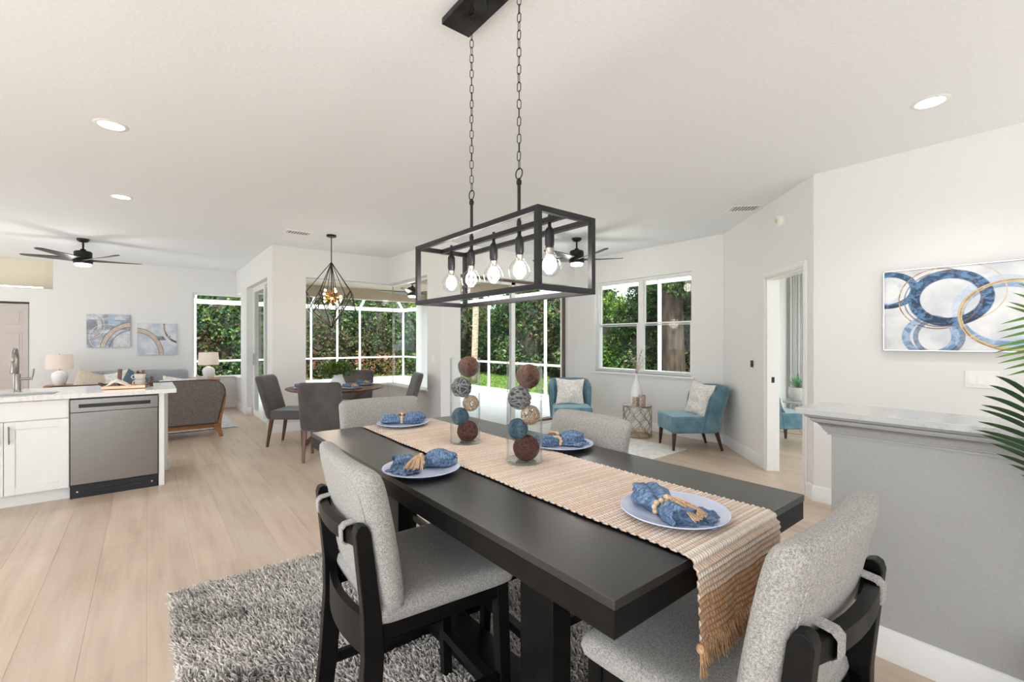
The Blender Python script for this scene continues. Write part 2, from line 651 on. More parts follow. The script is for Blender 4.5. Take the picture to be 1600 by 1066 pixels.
def slab(W, H, T, bend=0.0, n=8, m=8, rc=0.0, ex=6, front=None, cos=True, puff=2.0, wob=0.0, seed=0):
    """padded panel in the local XZ plane (width along X, height along Z), thickness along Y; rc = corner radius; bend curves the sides forward (+Y)"""
    mb = MB()
    rnd = random.Random(seed)
    off = rnd.random() * 50

    def uv(t):
        return -math.cos(PI * t) if cos else 2 * t - 1

    def pt(a_, b_, side):
        x, z = a_ * W / 2, b_ * H / 2
        if rc > 0:
            lx, lz = W / 2 - rc, H / 2 - rc
            dx, dz = (abs(x) - lx) / rc, (abs(z) - lz) / rc
            if dx > 0 and dz > 0:
                mm = max(dx, dz)
                L = math.hypot(dx, dz)
                dx, dz = dx * mm / L, dz * mm / L
                x = math.copysign(lx + dx * rc, x)
                z = math.copysign(lz + dz * rc, z)
        th = (max(0, 1 - abs(a_) ** ex)) ** (1 / puff) * (max(0, 1 - abs(b_) ** ex)) ** (1 / puff)
        y = side * T / 2 * th + bend * a_ * a_
        if wob:
            y += wob * side * th * mnoise.noise(Vector((x * 9 + off, z * 9, side * 3)))
        return (x, y, z)
    o = len(mb.v)
    idx = {}
    for side in (-1, 1):
        for i in range(2 * n + 1):
            for j in range(2 * m + 1):
                edge = i in (0, 2 * n) or j in (0, 2 * m)
                key = (i, j, 0 if edge else side)
                if key not in idx:
                    idx[key] = len(mb.v)
                    mb.v.append(pt(uv(i / (2 * n)), uv(j / (2 * m)), side if not edge else 1))
        for i in range(2 * n):
            for j in range(2 * m):
                q = []
                for (p, r) in ((i, j), (i + 1, j), (i + 1, j + 1), (i, j + 1)):
                    edge = p in (0, 2 * n) or r in (0, 2 * m)
                    q.append(idx[(p, r, 0 if edge else side)])
                if side == -1:
                    q = q[::-1]
                mb.f.append(tuple(q))
    return mb


def rbox(x0, x1, y0, y1, z0, z1, r=0.02, seg=3):
    bm = bmesh.new()
    bmesh.ops.create_cube(bm, size=1)
    for v_ in bm.verts:
        v_.co = Vector(((x0 + x1) / 2 + v_.co.x * (x1 - x0), (y0 + y1) / 2 + v_.co.y * (y1 - y0), (z0 + z1) / 2 + v_.co.z * (z1 - z0)))
    bmesh.ops.bevel(bm, geom=list(bm.edges), offset=r, segments=seg, affect='EDGES', profile=0.5)
    mb = MB()
    bm.verts.ensure_lookup_table()
    mb.v = [tuple(v_.co) for v_ in bm.verts]
    mb.f = [tuple(v_.index for v_ in f_.verts) for f_ in bm.faces]
    bm.free()
    mb.wn = True
    return mb


def merge(*mbs):
    r = MB()
    for m_ in mbs:
        r.add(m_.v, m_.f)
    return r


#STRUCTURE
# ================================================================== structure
H = 2.80
HD = 2.36            # header height of windows and sliders
S2 = math.sqrt(0.5)


def wallx(name, X0, X1, a0, a1, holes=(), z1=H, mat=None, label=None):
    """wall between X0..X1 (thickness) running along Y a0..a1; holes (y0,y1,z0,z1)"""
    mb = MB()
    _wall(mb, a0, a1, holes, z1, lambda p, q, zz0, zz1: mb.box(X0, X1, p, q, zz0, zz1))
    return struct(name, mb, mat or M_wall, label=label)


def wally(name, Y0, Y1, a0, a1, holes=(), z1=H, mat=None, label=None):
    mb = MB()
    _wall(mb, a0, a1, holes, z1, lambda p, q, zz0, zz1: mb.box(p, q, Y0, Y1, zz0, zz1))
    return struct(name, mb, mat or M_wall, label=label)


def _wall(mb, a0, a1, holes, z1, put):
    cur = a0
    for (p, q, zb, zt) in sorted(holes):
        if p > cur:
            put(cur, p, 0, z1)
        if zb > 0:
            put(p, q, 0, zb)
        if zt < z1:
            put(p, q, zt, z1)
        cur = q
    if cur < a1:
        put(cur, a1, 0, z1)


# --- ceiling over the whole interior, lanai ceiling below it outside
cb = MB()
cb.box(-3.4, 6.25, -2.7, 5.9, H, H + 0.25)
cb.box(6.25, 8.8, -2.5, 3.3, H, H + 0.25)
cb.box(-3.4, 3.48, 5.9, 7.7, H, H + 0.25)
cb.box(-3.4, 1.67, 7.7, 12.2, H, H + 0.25)
struct('ceiling', cb, M_ceil)

wallx('wall_right', 4.47, 4.60, -2.7, 1.425)
wally('wall_rear', -2.82, -2.7, -3.4, 4.6, [(-2.6, -0.4, 0.4, 2.4), (2.62, 4.3, 0, 2.4)])
wallx('wall_left_added', -3.52, -3.4, 3.4, 11.0, [(6.6, 9.9, 0.6, 2.3)])  # unseen wall and opening, added to dim daylight in the family room
wallx('wall_living', 6.0, 6.2, 2.965, 5.88, [(3.43, 5.20, 0.86, HD)])
wally('wall_back', 5.68, 5.88, 3.26, 6.0, [(3.59, 5.85, 0, HD)])
wallx('wall_nook_side', 3.26, 3.46, 5.88, 7.68, [(6.08, 7.68, 0.61, HD)])
wally('wall_nook', 7.48, 7.68, 1.65, 3.26, [(1.92, 3.26, 0.61, HD)])
wallx('wall_slider', 1.45, 1.65, 7.48, 10.95, [(7.85, 9.70, 0, HD), (10.36, 10.95, 0.63, 2.33)])
wf = MB()
_wall(wf, -3.6, 1.65, [(-3.2, -1.526, 0, 2.02), (0.70, 1.65, 0.63, 2.33)], 2.25,
      lambda p, q, a_, b_: wf.box(p, q, 10.95, 11.12, a_, b_))
wf.box(-1.246, 0.70, 10.95, 11.12, 2.25, H)
wf.box(0.70, 1.65, 10.95, 11.12, 2.33, H)
struct('wall_far', wf, M_wall)
nb = MB()
nb.box(-3.6, -1.246, 11.55, 11.65, 2.0, H)
nb.box(-1.246, -1.15, 11.12, 11.65, 2.0, H)
nb.box(-3.6, -1.246, 11.12, 11.55, 2.15, 2.25)
struct('wall_niche', nb, M_niche)
# 45 degree wall with the door opening (local x runs along the wall)
DW = sempty('wall_door', (4.47, 1.43, 0))
DW.rotation_euler = (0, 0, PI / 4)
L45 = math.hypot(1.53, 1.53)
d0, d1 = 0.155, 0.905
mb = MB()
_wall(mb, 0.0, L45 + 0.02, [(d0, d1, 0, 2.03)], H, lambda p, q, a_, b_: mb.box(p, q, -0.12, 0, a_, b_))
obj('wall_panel', mb, M_wall, DW)
tb = MB()
for (p, q, a_, b_) in ((d0 - 0.062, d0, 0, 2.03), (d1, d1 + 0.062, 0, 2.03), (d0 - 0.062, d1 + 0.062, 2.03, 2.092)):
    tb.box(p, q, 0.0, 0.014, a_, b_)
    if q - p < 0.1:
        tb.box(p + 0.012, q - 0.012, 0.008, 0.02, a_ + 0.001, b_ + 0.03)
    else:
        tb.box(p + 0.012, q - 0.012, 0.007, 0.0195, a_ + 0.012, b_ - 0.012)
for p in (d0, d1 - 0.016):
    tb.box(p, p + 0.016, -0.125, 0.002, 0, 2.03)
tb.box(d0, d1, -0.125, 0.002, 2.014, 2.03)
obj('door_casing', tb, M_trim, DW, bevel=0.003)
sp = MB().box(d1 - 0.0175, d1 - 0.0160, -0.075, -0.045, 0.93, 0.99)
sp.box(d1 - 0.022, d1 - 0.016, -0.067, -0.053, 0.95, 0.97)
obj('strike_plate', sp, M_dark, DW)

# bedroom beyond the door
wallx('wall_bedroom', 8.6, 8.75, -2.5, 3.27, [(0.2, 2.6, 0.5, 2.3)])
W4 = sempty('added_window_4', label='unseen bedroom window behind the door, added to let daylight in')  # unseen window, added to brighten the bedroom
fb = MB()
for (p, q, a_, b_) in ((0.2, 0.24, 0.5, 2.3), (2.56, 2.6, 0.5, 2.3), (0.24, 2.56, 0.5, 0.54), (0.24, 2.56, 2.26, 2.3), (1.38, 1.42, 0.54, 2.26)):
    fb.box(8.65, 8.70, p, q, a_, b_)
obj('window_frame', fb, M_trim, W4)
obj('pane', MB().box(8.67, 8.675, 0.24, 2.56, 0.54, 2.26), M_pane, W4)
wally('wall_bedroom_side', 3.12, 3.27, 6.2, 8.6)

# --- half wall with stone ledge
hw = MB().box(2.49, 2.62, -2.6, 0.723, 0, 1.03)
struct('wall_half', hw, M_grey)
cr_prof = [(0, 0.0), (0.012, 0.0), (0.013, 0.010), (0.020, 0.013), (0.020, 0.018), (0.026, 0.022), (0.031, 0.036), (0.044, 0.052), (0.060, 0.060), (0.060, 0.064), (0.066, 0.066), (0.066, 0.076), (0.071, 0.078), (0.084, 0.084), (0.084, 0.096), (0, 0.096)]


def crown(mb, path, prof, z0):
    """sweep a moulding profile (out,up) along a polyline of 2D points with outward normals to the right"""
    n = len(path)
    rings = []
    for i, p in enumerate(path):
        p = Vector(p)
        def nrm(a_, b_):
            d = (Vector(b_) - Vector(a_)).normalized()
            return Vector((d.y, -d.x))
        if i == 0:
            m_ = nrm(path[0], path[1])
        elif i == n - 1:
            m_ = nrm(path[-2], path[-1])
        else:
            n1, n2 = nrm(path[i - 1], path[i]), nrm(path[i], path[i + 1])
            m_ = (n1 + n2)
            m_ = m_ / m_.dot(n1) if m_.dot(n1) > 1e-3 else n1
        rings.append([(p.x + m_.x * u, p.y + m_.y * u, z0 + z) for u, z in prof])
    k = len(prof)
    vs = [q for r_ in rings for q in r_]
    fs = []
    for i in range(n - 1):
        for j in range(k):
            j2 = (j + 1) % k
            fs.append((i * k + j, i * k + j2, (i + 1) * k + j2, (i + 1) * k + j))
    fs.append(tuple(range(k))[::-1])
    fs.append(tuple((n - 1) * k + j for j in range(k)))
    mb.add(vs, fs)


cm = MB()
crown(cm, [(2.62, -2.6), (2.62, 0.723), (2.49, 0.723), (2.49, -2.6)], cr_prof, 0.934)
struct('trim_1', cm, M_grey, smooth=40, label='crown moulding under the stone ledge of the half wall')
lg = rbox(2.372, 2.70, -2.6, 0.835, 1.03, 1.058, 0.003, 2)
tag(obj('stone_ledge', lg, M_ledge, smooth=30), 'pale grey veined stone ledge capping the low shaded half wall', 'ledge')

base_prof = [(0, 0), (0.015, 0), (0.015, 0.100), (0.011, 0.108), (0.011, 0.116), (0.006, 0.128), (0.0, 0.132)]


def baseboard(name, path):
    mb_ = MB()
    crown(mb_, path, base_prof, 0)
    return struct(name, mb_, M_trim, smooth=30)


baseboard('baseboard_half', [(2.62, -2.6), (2.62, 0.723), (2.49, 0.723), (2.49, -2.6)][::1])
q0 = d1 + 0.062
# outward normal is on the right of the direction of travel
DWp = lambda t: (4.47 + t * S2, 1.43 + t * S2)
baseboard('baseboard_right', [DWp(d0 - 0.062), (4.47, 1.43), (4.47, -2.7)])
baseboard('baseboard_living', [(5.85, 5.68), (6.0, 5.68), (6.0, 2.96), DWp(q0)])
baseboard('baseboard_back', [(3.26, 7.48), (3.26, 5.68), (3.59, 5.68)][::1])
baseboard('baseboard_nook', [(1.45, 7.85), (1.45, 7.48), (3.26, 7.48)])
baseboard('baseboard_far', [(-1.526, 10.95), (1.45, 10.95), (1.45, 9.70), (1.53, 9.70)])

# --- floor: sub floor, single planks near the camera, the far ones as one stuff part
FL = sempty('floor', label='light oak plank floor running through the open rooms')
sf = MB()
sf.box(-3.42, 1.65, -2.74, 11.6, -0.06, -0.004)
sf.box(1.65, 3.46, -2.74, 7.68, -0.06, -0.004)
sf.box(3.46, 6.2, -2.74, 5.84, -0.06, -0.004)
sf.box(6.2, 8.7, -2.5, 3.2, -0.06, -0.004)
obj('sub_floor', sf, M_sub, FL)
PWID, PLEN = 0.228, 1.52
rnd = random.Random(5)
cand = []
nx0, nx1 = int(math.floor(-3.42 / PWID)), int(math.ceil(8.6 / PWID))
for ix in range(nx0, nx1):
    x0 = ix * PWID
    xm = x0 + PWID / 2
    ymax = 10.96 if xm < 1.5 else 7.5 if xm < 3.3 else 5.82 if xm < 6.05 else 3.15
    ymin = -2.74 if xm < 6.05 else -2.5
    y = ymin - rnd.random() * PLEN
    while y < ymax:
        a_, b_ = max(y, ymin), min(y + PLEN, ymax)
        if b_ - a_ > 0.02:
            cand.append((x0, a_, b_))
        y += PLEN


def pscore(cn):
    x0, a_, b_ = cn
    best = 0
    for yy in (a_, (a_ + b_) / 2, b_):
        X, Y = x0 + PWID / 2, yy
        z = X * 0.6259 + Y * 0.7799
        lat = X * 0.7799 - Y * 0.6259
        if z > 0.9 and abs(lat) < z * 1.15 and z * 0.75 > 1.2:
            best = max(best, 1 / z / z)
        elif z > 1.5 and abs(lat) < z * 1.15:
            best = max(best, 1 / z / z)
    return best


cand.sort(key=pscore, reverse=True)


def plank(mb_, x0, a_, b_):
    g, bv = 0.0003, 0.0008
    X0, X1, Y0, Y1 = x0 + g, x0 + PWID - g, a_ + g, b_ - g
    vs = [(X0, Y0, -0.004), (X1, Y0, -0.004), (X1, Y1, -0.004), (X0, Y1, -0.004),
          (X0, Y0, -0.0007), (X1, Y0, -0.0007), (X1, Y1, -0.0007), (X0, Y1, -0.0007),
          (X0 + bv, Y0 + bv, 0), (X1 - bv, Y0 + bv, 0), (X1 - bv, Y1 - bv, 0), (X0 + bv, Y1 - bv, 0)]
    fs = [(8, 9, 10, 11)]
    for i in range(4):
        j = (i + 1) % 4
        fs += [(i, j, j + 4, i + 4), (i + 4, j + 4, j + 8, i + 8)]
    mb_.add(vs, fs)


for cn in cand[:290]:
    mb_ = MB()
    plank(mb_, *cn)
    obj('floorboard', mb_, M_floor, FL, fix=False)
mb_ = MB()
for cn in cand[290:]:
    plank(mb_, *cn)
so = obj('floorboards', mb_, M_floor, FL, fix=False)
so['kind'] = 'stuff'

# --- windows
def frame_rect(mb_, u0, u1, z0, z1, wd, put):
    put(u0, u0 + wd, z0, z1)
    put(u1 - wd, u1, z0, z1)
    put(u0 + wd, u1 - wd, z0, z0 + wd)
    put(u0 + wd, u1 - wd, z1 - wd, z1)


# living room window (two single hung units)
W1 = sempty('window_1', label='double single-hung window in the living wall')
fb = MB()
px = lambda p, q, a_, b_: fb.box(6.07, 6.13, p, q, a_, b_)
zb, zt = 0.86, HD
frame_rect(fb, 3.43, 5.20, zb, zt, 0.03, px)
px(4.28, 4.37, zb + 0.03, zt - 0.03)
obj('window_frame', fb, M_trim, W1, bevel=0.003)
for (p, q) in ((3.46, 4.28), (4.37, 5.17)):
    sb_ = MB()
    px2 = lambda u, v_, a_, b_: sb_.box(6.06, 6.10, u, v_, a_, b_)
    frame_rect(sb_, p, q, zb + 0.03, 1.66, 0.022, px2)
    obj('lower_sash', sb_, M_trim, W1, bevel=0.002)
    st = MB()
    px3 = lambda u, v_, a_, b_: st.box(6.10, 6.13, u, v_, a_, b_)
    frame_rect(st, p, q, 1.61, zt - 0.03, 0.02, px3)
    obj('upper_sash', st, M_trim, W1, bevel=0.002)
    obj('pane', MB().box(6.078, 6.082, p + 0.022, q - 0.022, zb + 0.052, 1.638), M_pane, W1)
    obj('pane', MB().box(6.113, 6.117, p + 0.02, q - 0.02, 1.63, zt - 0.05), M_pane, W1)
sl = rbox(5.955, 6.13, 3.37, 5.26, 0.832, 0.86, 0.006, 2)
obj('window_sill', sl, M_trim, W1, smooth=30)

# nook corner window
W2 = sempty('window_2', label='corner window of the breakfast nook with butted glass')
fb = MB()
fb.box(1.92, 3.44, 7.60, 7.66, 0.61, 0.635)
fb.box(1.92, 3.44, 7.60, 7.66, HD - 0.025, HD)
fb.box(1.92, 1.95, 7.60, 7.66, 0.635, HD - 0.025)
fb.box(3.38, 3.44, 6.08, 7.60, 0.61, 0.635)
fb.box(3.38, 3.44, 6.08, 7.60, HD - 0.025, HD)
fb.box(3.38, 3.44, 6.08, 6.11, 0.635, HD - 0.025)
obj('window_frame', fb, M_trim, W2)
obj('pane', MB().box(1.95, 3.405, 7.630, 7.636, 0.635, HD - 0.025), M_pane, W2)
obj('pane', MB().box(3.408, 3.414, 6.11, 7.628, 0.635, HD - 0.025), M_pane, W2)
obj('glass_joint', MB().box(3.405, 3.417, 7.624, 7.638, 0.635, HD - 0.025), simple('silicone', (0.5, 0.52, 0.5, 1), 0.4), W2)
sl = MB().prism([(1.88, 7.43), (3.215, 7.43), (3.215, 6.03), (3.41, 6.03), (3.41, 7.62), (1.88, 7.62)], 0.612, 0.642, axis='z')
obj('window_sill', sl, M_trim, W2, bevel=0.008)
ap = MB()
crown(ap, [(1.90, 7.48), (3.26, 7.48), (3.26, 6.05)], [(0, 0), (0.012, 0), (0.018, 0.03), (0.03, 0.045), (0, 0.045)], 0.567)
obj('sill_apron', ap, M_trim, W2, smooth=30)

# family room corner window
W3 = sempty('window_3', label='corner window at the far end of the family room')
fb = MB()
fb.box(0.70, 1.64, 11.02, 11.08, 0.63, 0.66)
fb.box(0.70, 1.64, 11.02, 11.08, 2.29, 2.33)
fb.box(0.70, 0.735, 11.02, 11.08, 0.66, 2.29)
fb.box(1.58, 1.64, 10.36, 11.02, 0.63, 0.66)
fb.box(1.58, 1.64, 10.36, 11.02, 2.29, 2.33)
obj('window_frame', fb, M_trim, W3)
obj('pane', MB().box(0.735, 1.61, 11.05, 11.056, 0.66, 2.29), M_pane, W3)
obj('pane', MB().box(1.61, 1.616, 10.38, 11.05, 0.66, 2.29), M_pane, W3)
sl = MB().prism([(0.66, 10.90), (1.405, 10.90), (1.405, 10.32), (1.60, 10.32), (1.60, 11.05), (0.66, 11.05)], 0.632, 0.66, axis='z')
obj('window_sill', sl, M_trim, W3, bevel=0.006)

# family room sliding door
D2 = sempty('door_2', label='sliding glass door from family room to lanai')
for k, (p, q, xx) in enumerate(((8.70, 9.70, 1.575), (7.85, 8.76, 1.612))):
    fb = MB()
    pt_ = lambda u, v_, a_, b_: fb.box(xx - 0.014, xx + 0.014, u, v_, a_, b_)
    frame_rect(fb, p, q, 0.03, HD - 0.03, 0.055, pt_)
    lf = obj('door_leaf', fb, M_alu, D2)
    obj('pane', MB().box(xx - 0.003, xx + 0.003, p + 0.055, q - 0.055, 0.085, HD - 0.085), M_pane, lf)
obj('door_track', MB().box(1.55, 1.64, 7.85, 9.70, 0, 0.03).box(1.55, 1.64, 7.85, 9.70, HD - 0.03, HD), M_alu, D2)
obj('door_handle', rbox(1.545, 1.56, 9.625, 9.655, 0.92, 1.14, 0.005, 2), M_nickel, D2)

# living room sliding door
D3 = sempty('door_3', label='sliding glass door from living room to lanai')
fb = MB()
fb.box(3.59, 5.85, 5.76, 5.84, 0, 0.022)
fb.box(3.59, 5.85, 5.76, 5.84, HD - 0.04, HD)
fb.box(5.81, 5.85, 5.76, 5.84, 0.022, HD - 0.04)
fb.box(3.59, 3.61, 5.76, 5.84, 0.022, HD - 0.04)
obj('door_frame', fb, M_bronze, D3)
for (p, q, yy) in ((3.61, 4.70, 5.785), (4.62, 5.81, 5.818)):
    fb = MB()
    py = lambda u, v_, a_, b_: fb.box(u, v_, yy - 0.013, yy + 0.013, a_, b_)
    fb.box(p, p + 0.03, yy - 0.013, yy + 0.013, 0.022, HD - 0.04)
    fb.box(q - 0.075, q, yy - 0.013, yy + 0.013, 0.022, HD - 0.04) if p < 4 else fb.box(q - 0.02, q, yy - 0.013, yy + 0.013, 0.022, HD - 0.04)
    fb.box(p, q, yy - 0.013, yy + 0.013, 0.022, 0.05)
    fb.box(p, q, yy - 0.013, yy + 0.013, HD - 0.08, HD - 0.04)
    lf = obj('door_leaf', fb, M_alu, D3)
    obj('pane', MB().box(p + 0.03, q - 0.03, yy - 0.003, yy + 0.003, 0.05, HD - 0.08), M_pane, lf)

# closet doors (two leaves of six-panel doors) in the far wall
D1 = sempty('door_1', label='pinkish white panelled closet doors in the far wall')
for (p, q) in ((-3.2, -2.37), (-2.365, -1.972), (-1.967, -1.545)):
    lf = MB().box(p, q, 10.985, 11.015, 0.01, 1.985)
    l_ = obj('door_leaf', lf, M_door, D1)
    nn = 2 if q - p > 0.6 else 1
    ww = (q - p) / nn
    for i in range(nn):
        for (za, zb_) in ((0.16, 0.72), (0.86, 1.52), (1.64, 1.88)):
            u0, u1 = p + ww * i + 0.08, p + ww * (i + 1) - 0.07
            pb = MB()
            pb.box(u0, u1, 10.981, 10.986, za, zb_)
            pb.box(u0 + 0.03, u1 - 0.03, 10.974, 10.981, za + 0.03, zb_ - 0.03)
            obj('door_panel', pb, M_door, l_, bevel=0.004)
obj('door_track', MB().box(-3.2, -1.53, 10.99, 11.03, 1.99, 2.02), M_dark, D1)
obj('closet_back', MB().box(-3.3, -1.4, 11.3, 11.34, 0, 2.1), M_wall, D1)
# ================================================================== dining table
TX0, TX1, TY0, TY1, TZ = 0.640, 1.522, 0.510, 2.395, 0.914
t = thing('dining_table', 'long black counter-height dining table with thick edge and trestle legs', 'table', ((TX0 + TX1) / 2, (TY0 + TY1) / 2, 0))
cx, cy = t.location.x, t.location.y
LX, LY = (TX1 - TX0) / 2, (TY1 - TY0) / 2
obj('tabletop', rbox(-LX, LX, -LY, LY, TZ - 0.019, TZ, 0.0015, 2), M_btop, t, smooth=30)
ap = MB().box(-LX + 0.002, LX - 0.002, -LY + 0.002, LY - 0.002, TZ - 0.072, TZ - 0.0205)
ap.box(-LX + 0.01, LX - 0.01, -LY + 0.01, LY - 0.01, TZ - 0.0205, TZ - 0.019)
obj('apron', ap, M_black, t, bevel=0.0015)
for sy in (-1, 1):
    for sx in (-1, 1):
        yy = sy * (LY - 0.455)
        obj('leg', MB().box(sx * 0.185 - 0.035, sx * 0.185 + 0.035, yy - 0.07, yy + 0.07, 0.105, TZ - 0.072), M_black, t, bevel=0.003)
    obj('foot_rail', MB().box(-0.36, 0.36, sy * (LY - 0.455) - 0.085, sy * (LY - 0.455) + 0.085, 0.034, 0.105), M_black, t, bevel=0.004)
obj('stretcher', MB().box(-0.09, 0.09, -(LY - 0.53), LY - 0.53, 0.06, 0.095), M_black, t, bevel=0.003)


# ================================================================== counter-height chairs
def make_chair(label):
    t = thing('dining_chair', label, 'chair', group='tweed counter chairs around the black dining table')
    ZB = 0.03
    # seat cushion, slightly wider at the front
    sb = slab(0.47, 0.45, 0.072, n=8, m=8, rc=0.018, ex=14, puff=2.6)
    sb.v = [(z + 0.015, x * (1.0 + (z) * 0.18), y + 0.612) for x, y, z in sb.v]
    obj('seat', sb, M_tweed, t, smooth=True)
    fr = MB()
    for s_ in (-1, 1):
        fr.bar((0.215, s_ * 0.205, 0.560), (-0.20, s_ * 0.19, 0.560), 0.024, 0.05)
    fr.bar((0.218, -0.20, 0.560), (0.218, 0.20, 0.560), 0.024, 0.05)
    obj('seat_frame', fr, M_black, t, bevel=0.002)
    # lower back rail, bowed
    def bow(z0, z1, x, b, hw, th, nseg=8):
        m_ = MB()
        vs, fs = [], []
        for i in range(nseg + 1):
            u = -1 + 2 * i / nseg
            xx = x - b * (1 - u * u)
            vs += [(xx - th / 2, u * hw, z0), (xx + th / 2, u * hw, z0), (xx + th / 2, u * hw, z1), (xx - th / 2, u * hw, z1)]
        for i in range(nseg):
            for j in range(4):
                fs.append((i * 4 + j, i * 4 + (j + 1) % 4, i * 4 + 4 + (j + 1) % 4, i * 4 + 4 + j))
        fs += [(3, 2, 1, 0), tuple(nseg * 4 + j for j in range(4))]
        return m_.add(vs, fs)
    obj('back_rail', bow(0.500, 0.605, -0.222, 0.028, 0.19, 0.022), M_black, t, smooth=35)
    obj('upper_rail', bow(0.815, 0.853, -0.250, 0.030, 0.205, 0.026), M_black, t, smooth=35)
    # rear posts
    for s_ in (-1, 1):
        poly = [(-0.272, 0.855), (-0.267, 0.872), (-0.255, 0.878), (-0.239, 0.872), (-0.229, 0.85), (-0.200, 0.62), (-0.192, 0.52), (-0.205, 0.30), (-0.238, ZB),
                (-0.288, ZB), (-0.262, 0.30), (-0.248, 0.52), (-0.250, 0.63)]
        obj('leg', MB().prism(poly, s_ * 0.208 - 0.018, s_ * 0.208 + 0.018, 'y'), M_black, t, bevel=0.003)
    for s_ in (-1, 1):
        obj('leg', MB().bar((0.205, s_ * 0.20, 0.585), (0.222, s_ * 0.208, ZB), 0.042, 0.042, up=(1, 0, 0), taper=0.85), M_black, t, bevel=0.002)
    for s_ in (-1, 1):
        obj('stretcher', MB().bar((-0.235, s_ * 0.208, 0.27), (0.212, s_ * 0.204, 0.27), 0.022, 0.034), M_black, t, bevel=0.002)
    obj('footrest', MB().bar((0.215, -0.2, 0.20), (0.215, 0.2, 0.20), 0.034, 0.034), M_black, t, bevel=0.002)
    # padded back, gently bowed, leaning backwards
    bk = slab(0.49, 0.405, 0.082, bend=0.022, n=10, m=8, rc=0.03, ex=12, puff=2.3)
    vs = []
    for x, y, z in bk.v:
        zz = z + 0.2025                      # 0..0.405 up the back
        th = y
        topc = 0.010 * max(0, zz - 0.30) / 0.1
        lean = 0.105 * zz + 0.19 * zz * zz
        vs.append((-0.178 - lean + th * 0.97, x * (1 - 0.02 * (1 - zz / 0.405)), 0.622 + zz - th * 0.2))
    bk.v = vs
    bo = obj('backrest', bk, M_tweed, t, smooth=True)
    pp = []
    W_, H_ = 0.205, 0.165
    for k in range(48):
        an = 2 * PI * k / 48
        c_, s_ = math.cos(an), math.sin(an)
        u = math.copysign(abs(c_) ** 0.35, c_) * W_
        zz = 0.2025 + math.copysign(abs(s_) ** 0.35, s_) * H_
        th = -0.0385 + 0.022 * (u / 0.245) ** 2
        lean = 0.105 * zz + 0.19 * zz * zz
        pp.append((-0.178 - lean + th * 0.97, u, 0.622 + zz - th * 0.2))
    obj('piping', MB().tube(pp, 0.0022, 5, closed=True), M_tweed, bo, smooth=True)
    for s_ in (-1, 1):
        y0 = s_ * 0.135
        xr = -0.250 - 0.030 * (1 - (0.135 / 0.205) ** 2)
        lp = [(xr + 0.045, 0, 0.868), (xr - 0.010, 0, 0.861), (xr - 0.020, 0, 0.850), (xr - 0.019, 0, 0.815), (xr - 0.010, 0, 0.806), (xr + 0.05, 0, 0.803)]
        sm = MB()
        vs, fs = [], []
        for (x_, _, z_) in lp:
            vs += [(x_, y0 - 0.016, z_), (x_, y0 + 0.016, z_)]
        kk = len(lp)
        for (x_, _, z_) in lp:
            cxx, czz = xr + 0.01, 0.834
            d = Vector((x_ - cxx, z_ - czz)).normalized() * 0.0045
            vs += [(x_ - d.x, y0 - 0.016, z_ - d.y), (x_ - d.x, y0 + 0.016, z_ - d.y)]
        for i in range(kk - 1):
            a_ = 2 * i
            b_ = 2 * kk + 2 * i
            fs += [(a_, a_ + 1, a_ + 3, a_ + 2), (b_, b_ + 2, b_ + 3, b_ + 1), (a_, a_ + 2, b_ + 2, b_), (a_ + 1, b_ + 1, b_ + 3, a_ + 3)]
        fs += [(0, 2 * kk, 2 * kk + 1, 1), (2 * kk - 2, 2 * kk - 1, 4 * kk - 1, 4 * kk - 2)]
        sm.add(vs, fs)
        obj('strap', sm, M_tweed, t, smooth=50)
    return t


chA = make_chair('grey tweed counter chair on the left long side of the black table, seen from behind')
chA.location = (0.712, 1.405, 0)
chA.rotation_euler = (0, 0, rad(-3))
copy_tree(chA, None, 'grey tweed counter chair at the near right head of the black table', (1.085, 0.545, 0), rad(90))
copy_tree(chA, None, 'grey tweed counter chair at the far head of the black table', (1.085, 2.40, 0), rad(-93))
copy_tree(chA, None, 'grey tweed counter chair on the far long side, back below the blue armchairs', (1.395, 1.455, 0), rad(176))

# ================================================================== shag rug under the table
rnd = random.Random(3)
RX0, RX1, RY0, RY1 = 0.09, 2.07, -0.10, 3.04
tr = thing('shag_rug', 'grey and cream speckled shag rug under the black dining table', 'rug', ((RX0 + RX1) / 2, (RY0 + RY1) / 2, 0))
obj('backing', MB().box(RX0 - tr.location.x + 0.015, RX1 - tr.location.x - 0.015, RY0 - tr.location.y + 0.015, RY1 - tr.location.y - 0.015, 0.001, 0.012), simple('rug_backing', (0.20, 0.185, 0.17, 1), 0.95), tr)
rs = np.random.RandomState(4)
sp = 0.0105
gx = np.arange(RX0 + 0.01, RX1 - 0.005, sp)
gy = np.arange(RY0 + 0.5, RY1 - 0.005, sp)
XX, YY = np.meshgrid(gx, gy)
XX = XX.ravel() + rs.uniform(-sp * 0.6, sp * 0.6, XX.size)
YY = YY.ravel() + rs.uniform(-sp * 0.6, sp * 0.6, YY.size)
N = XX.size
lean = rs.uniform(0.008, 0.024, N)
az = rs.normal(rad(200), 0.9, N)
hh = rs.uniform(0.022, 0.036, N)
wd = rs.uniform(0.0030, 0.0052, N)
tw = rs.uniform(0, PI, N)
dx, dy = np.cos(az) * lean, np.sin(az) * lean
ex, ey = np.cos(tw) * wd, np.sin(tw) * wd
P = np.zeros((N, 7, 3), np.float32)
z0 = 0.010
P[:, 0] = np.stack([XX - ex, YY - ey, np.full(N, z0)], 1)
P[:, 1] = np.stack([XX + ex, YY + ey, np.full(N, z0)], 1)
P[:, 2] = np.stack([XX - ey, YY + ex, np.full(N, z0)], 1)
m1 = 0.55
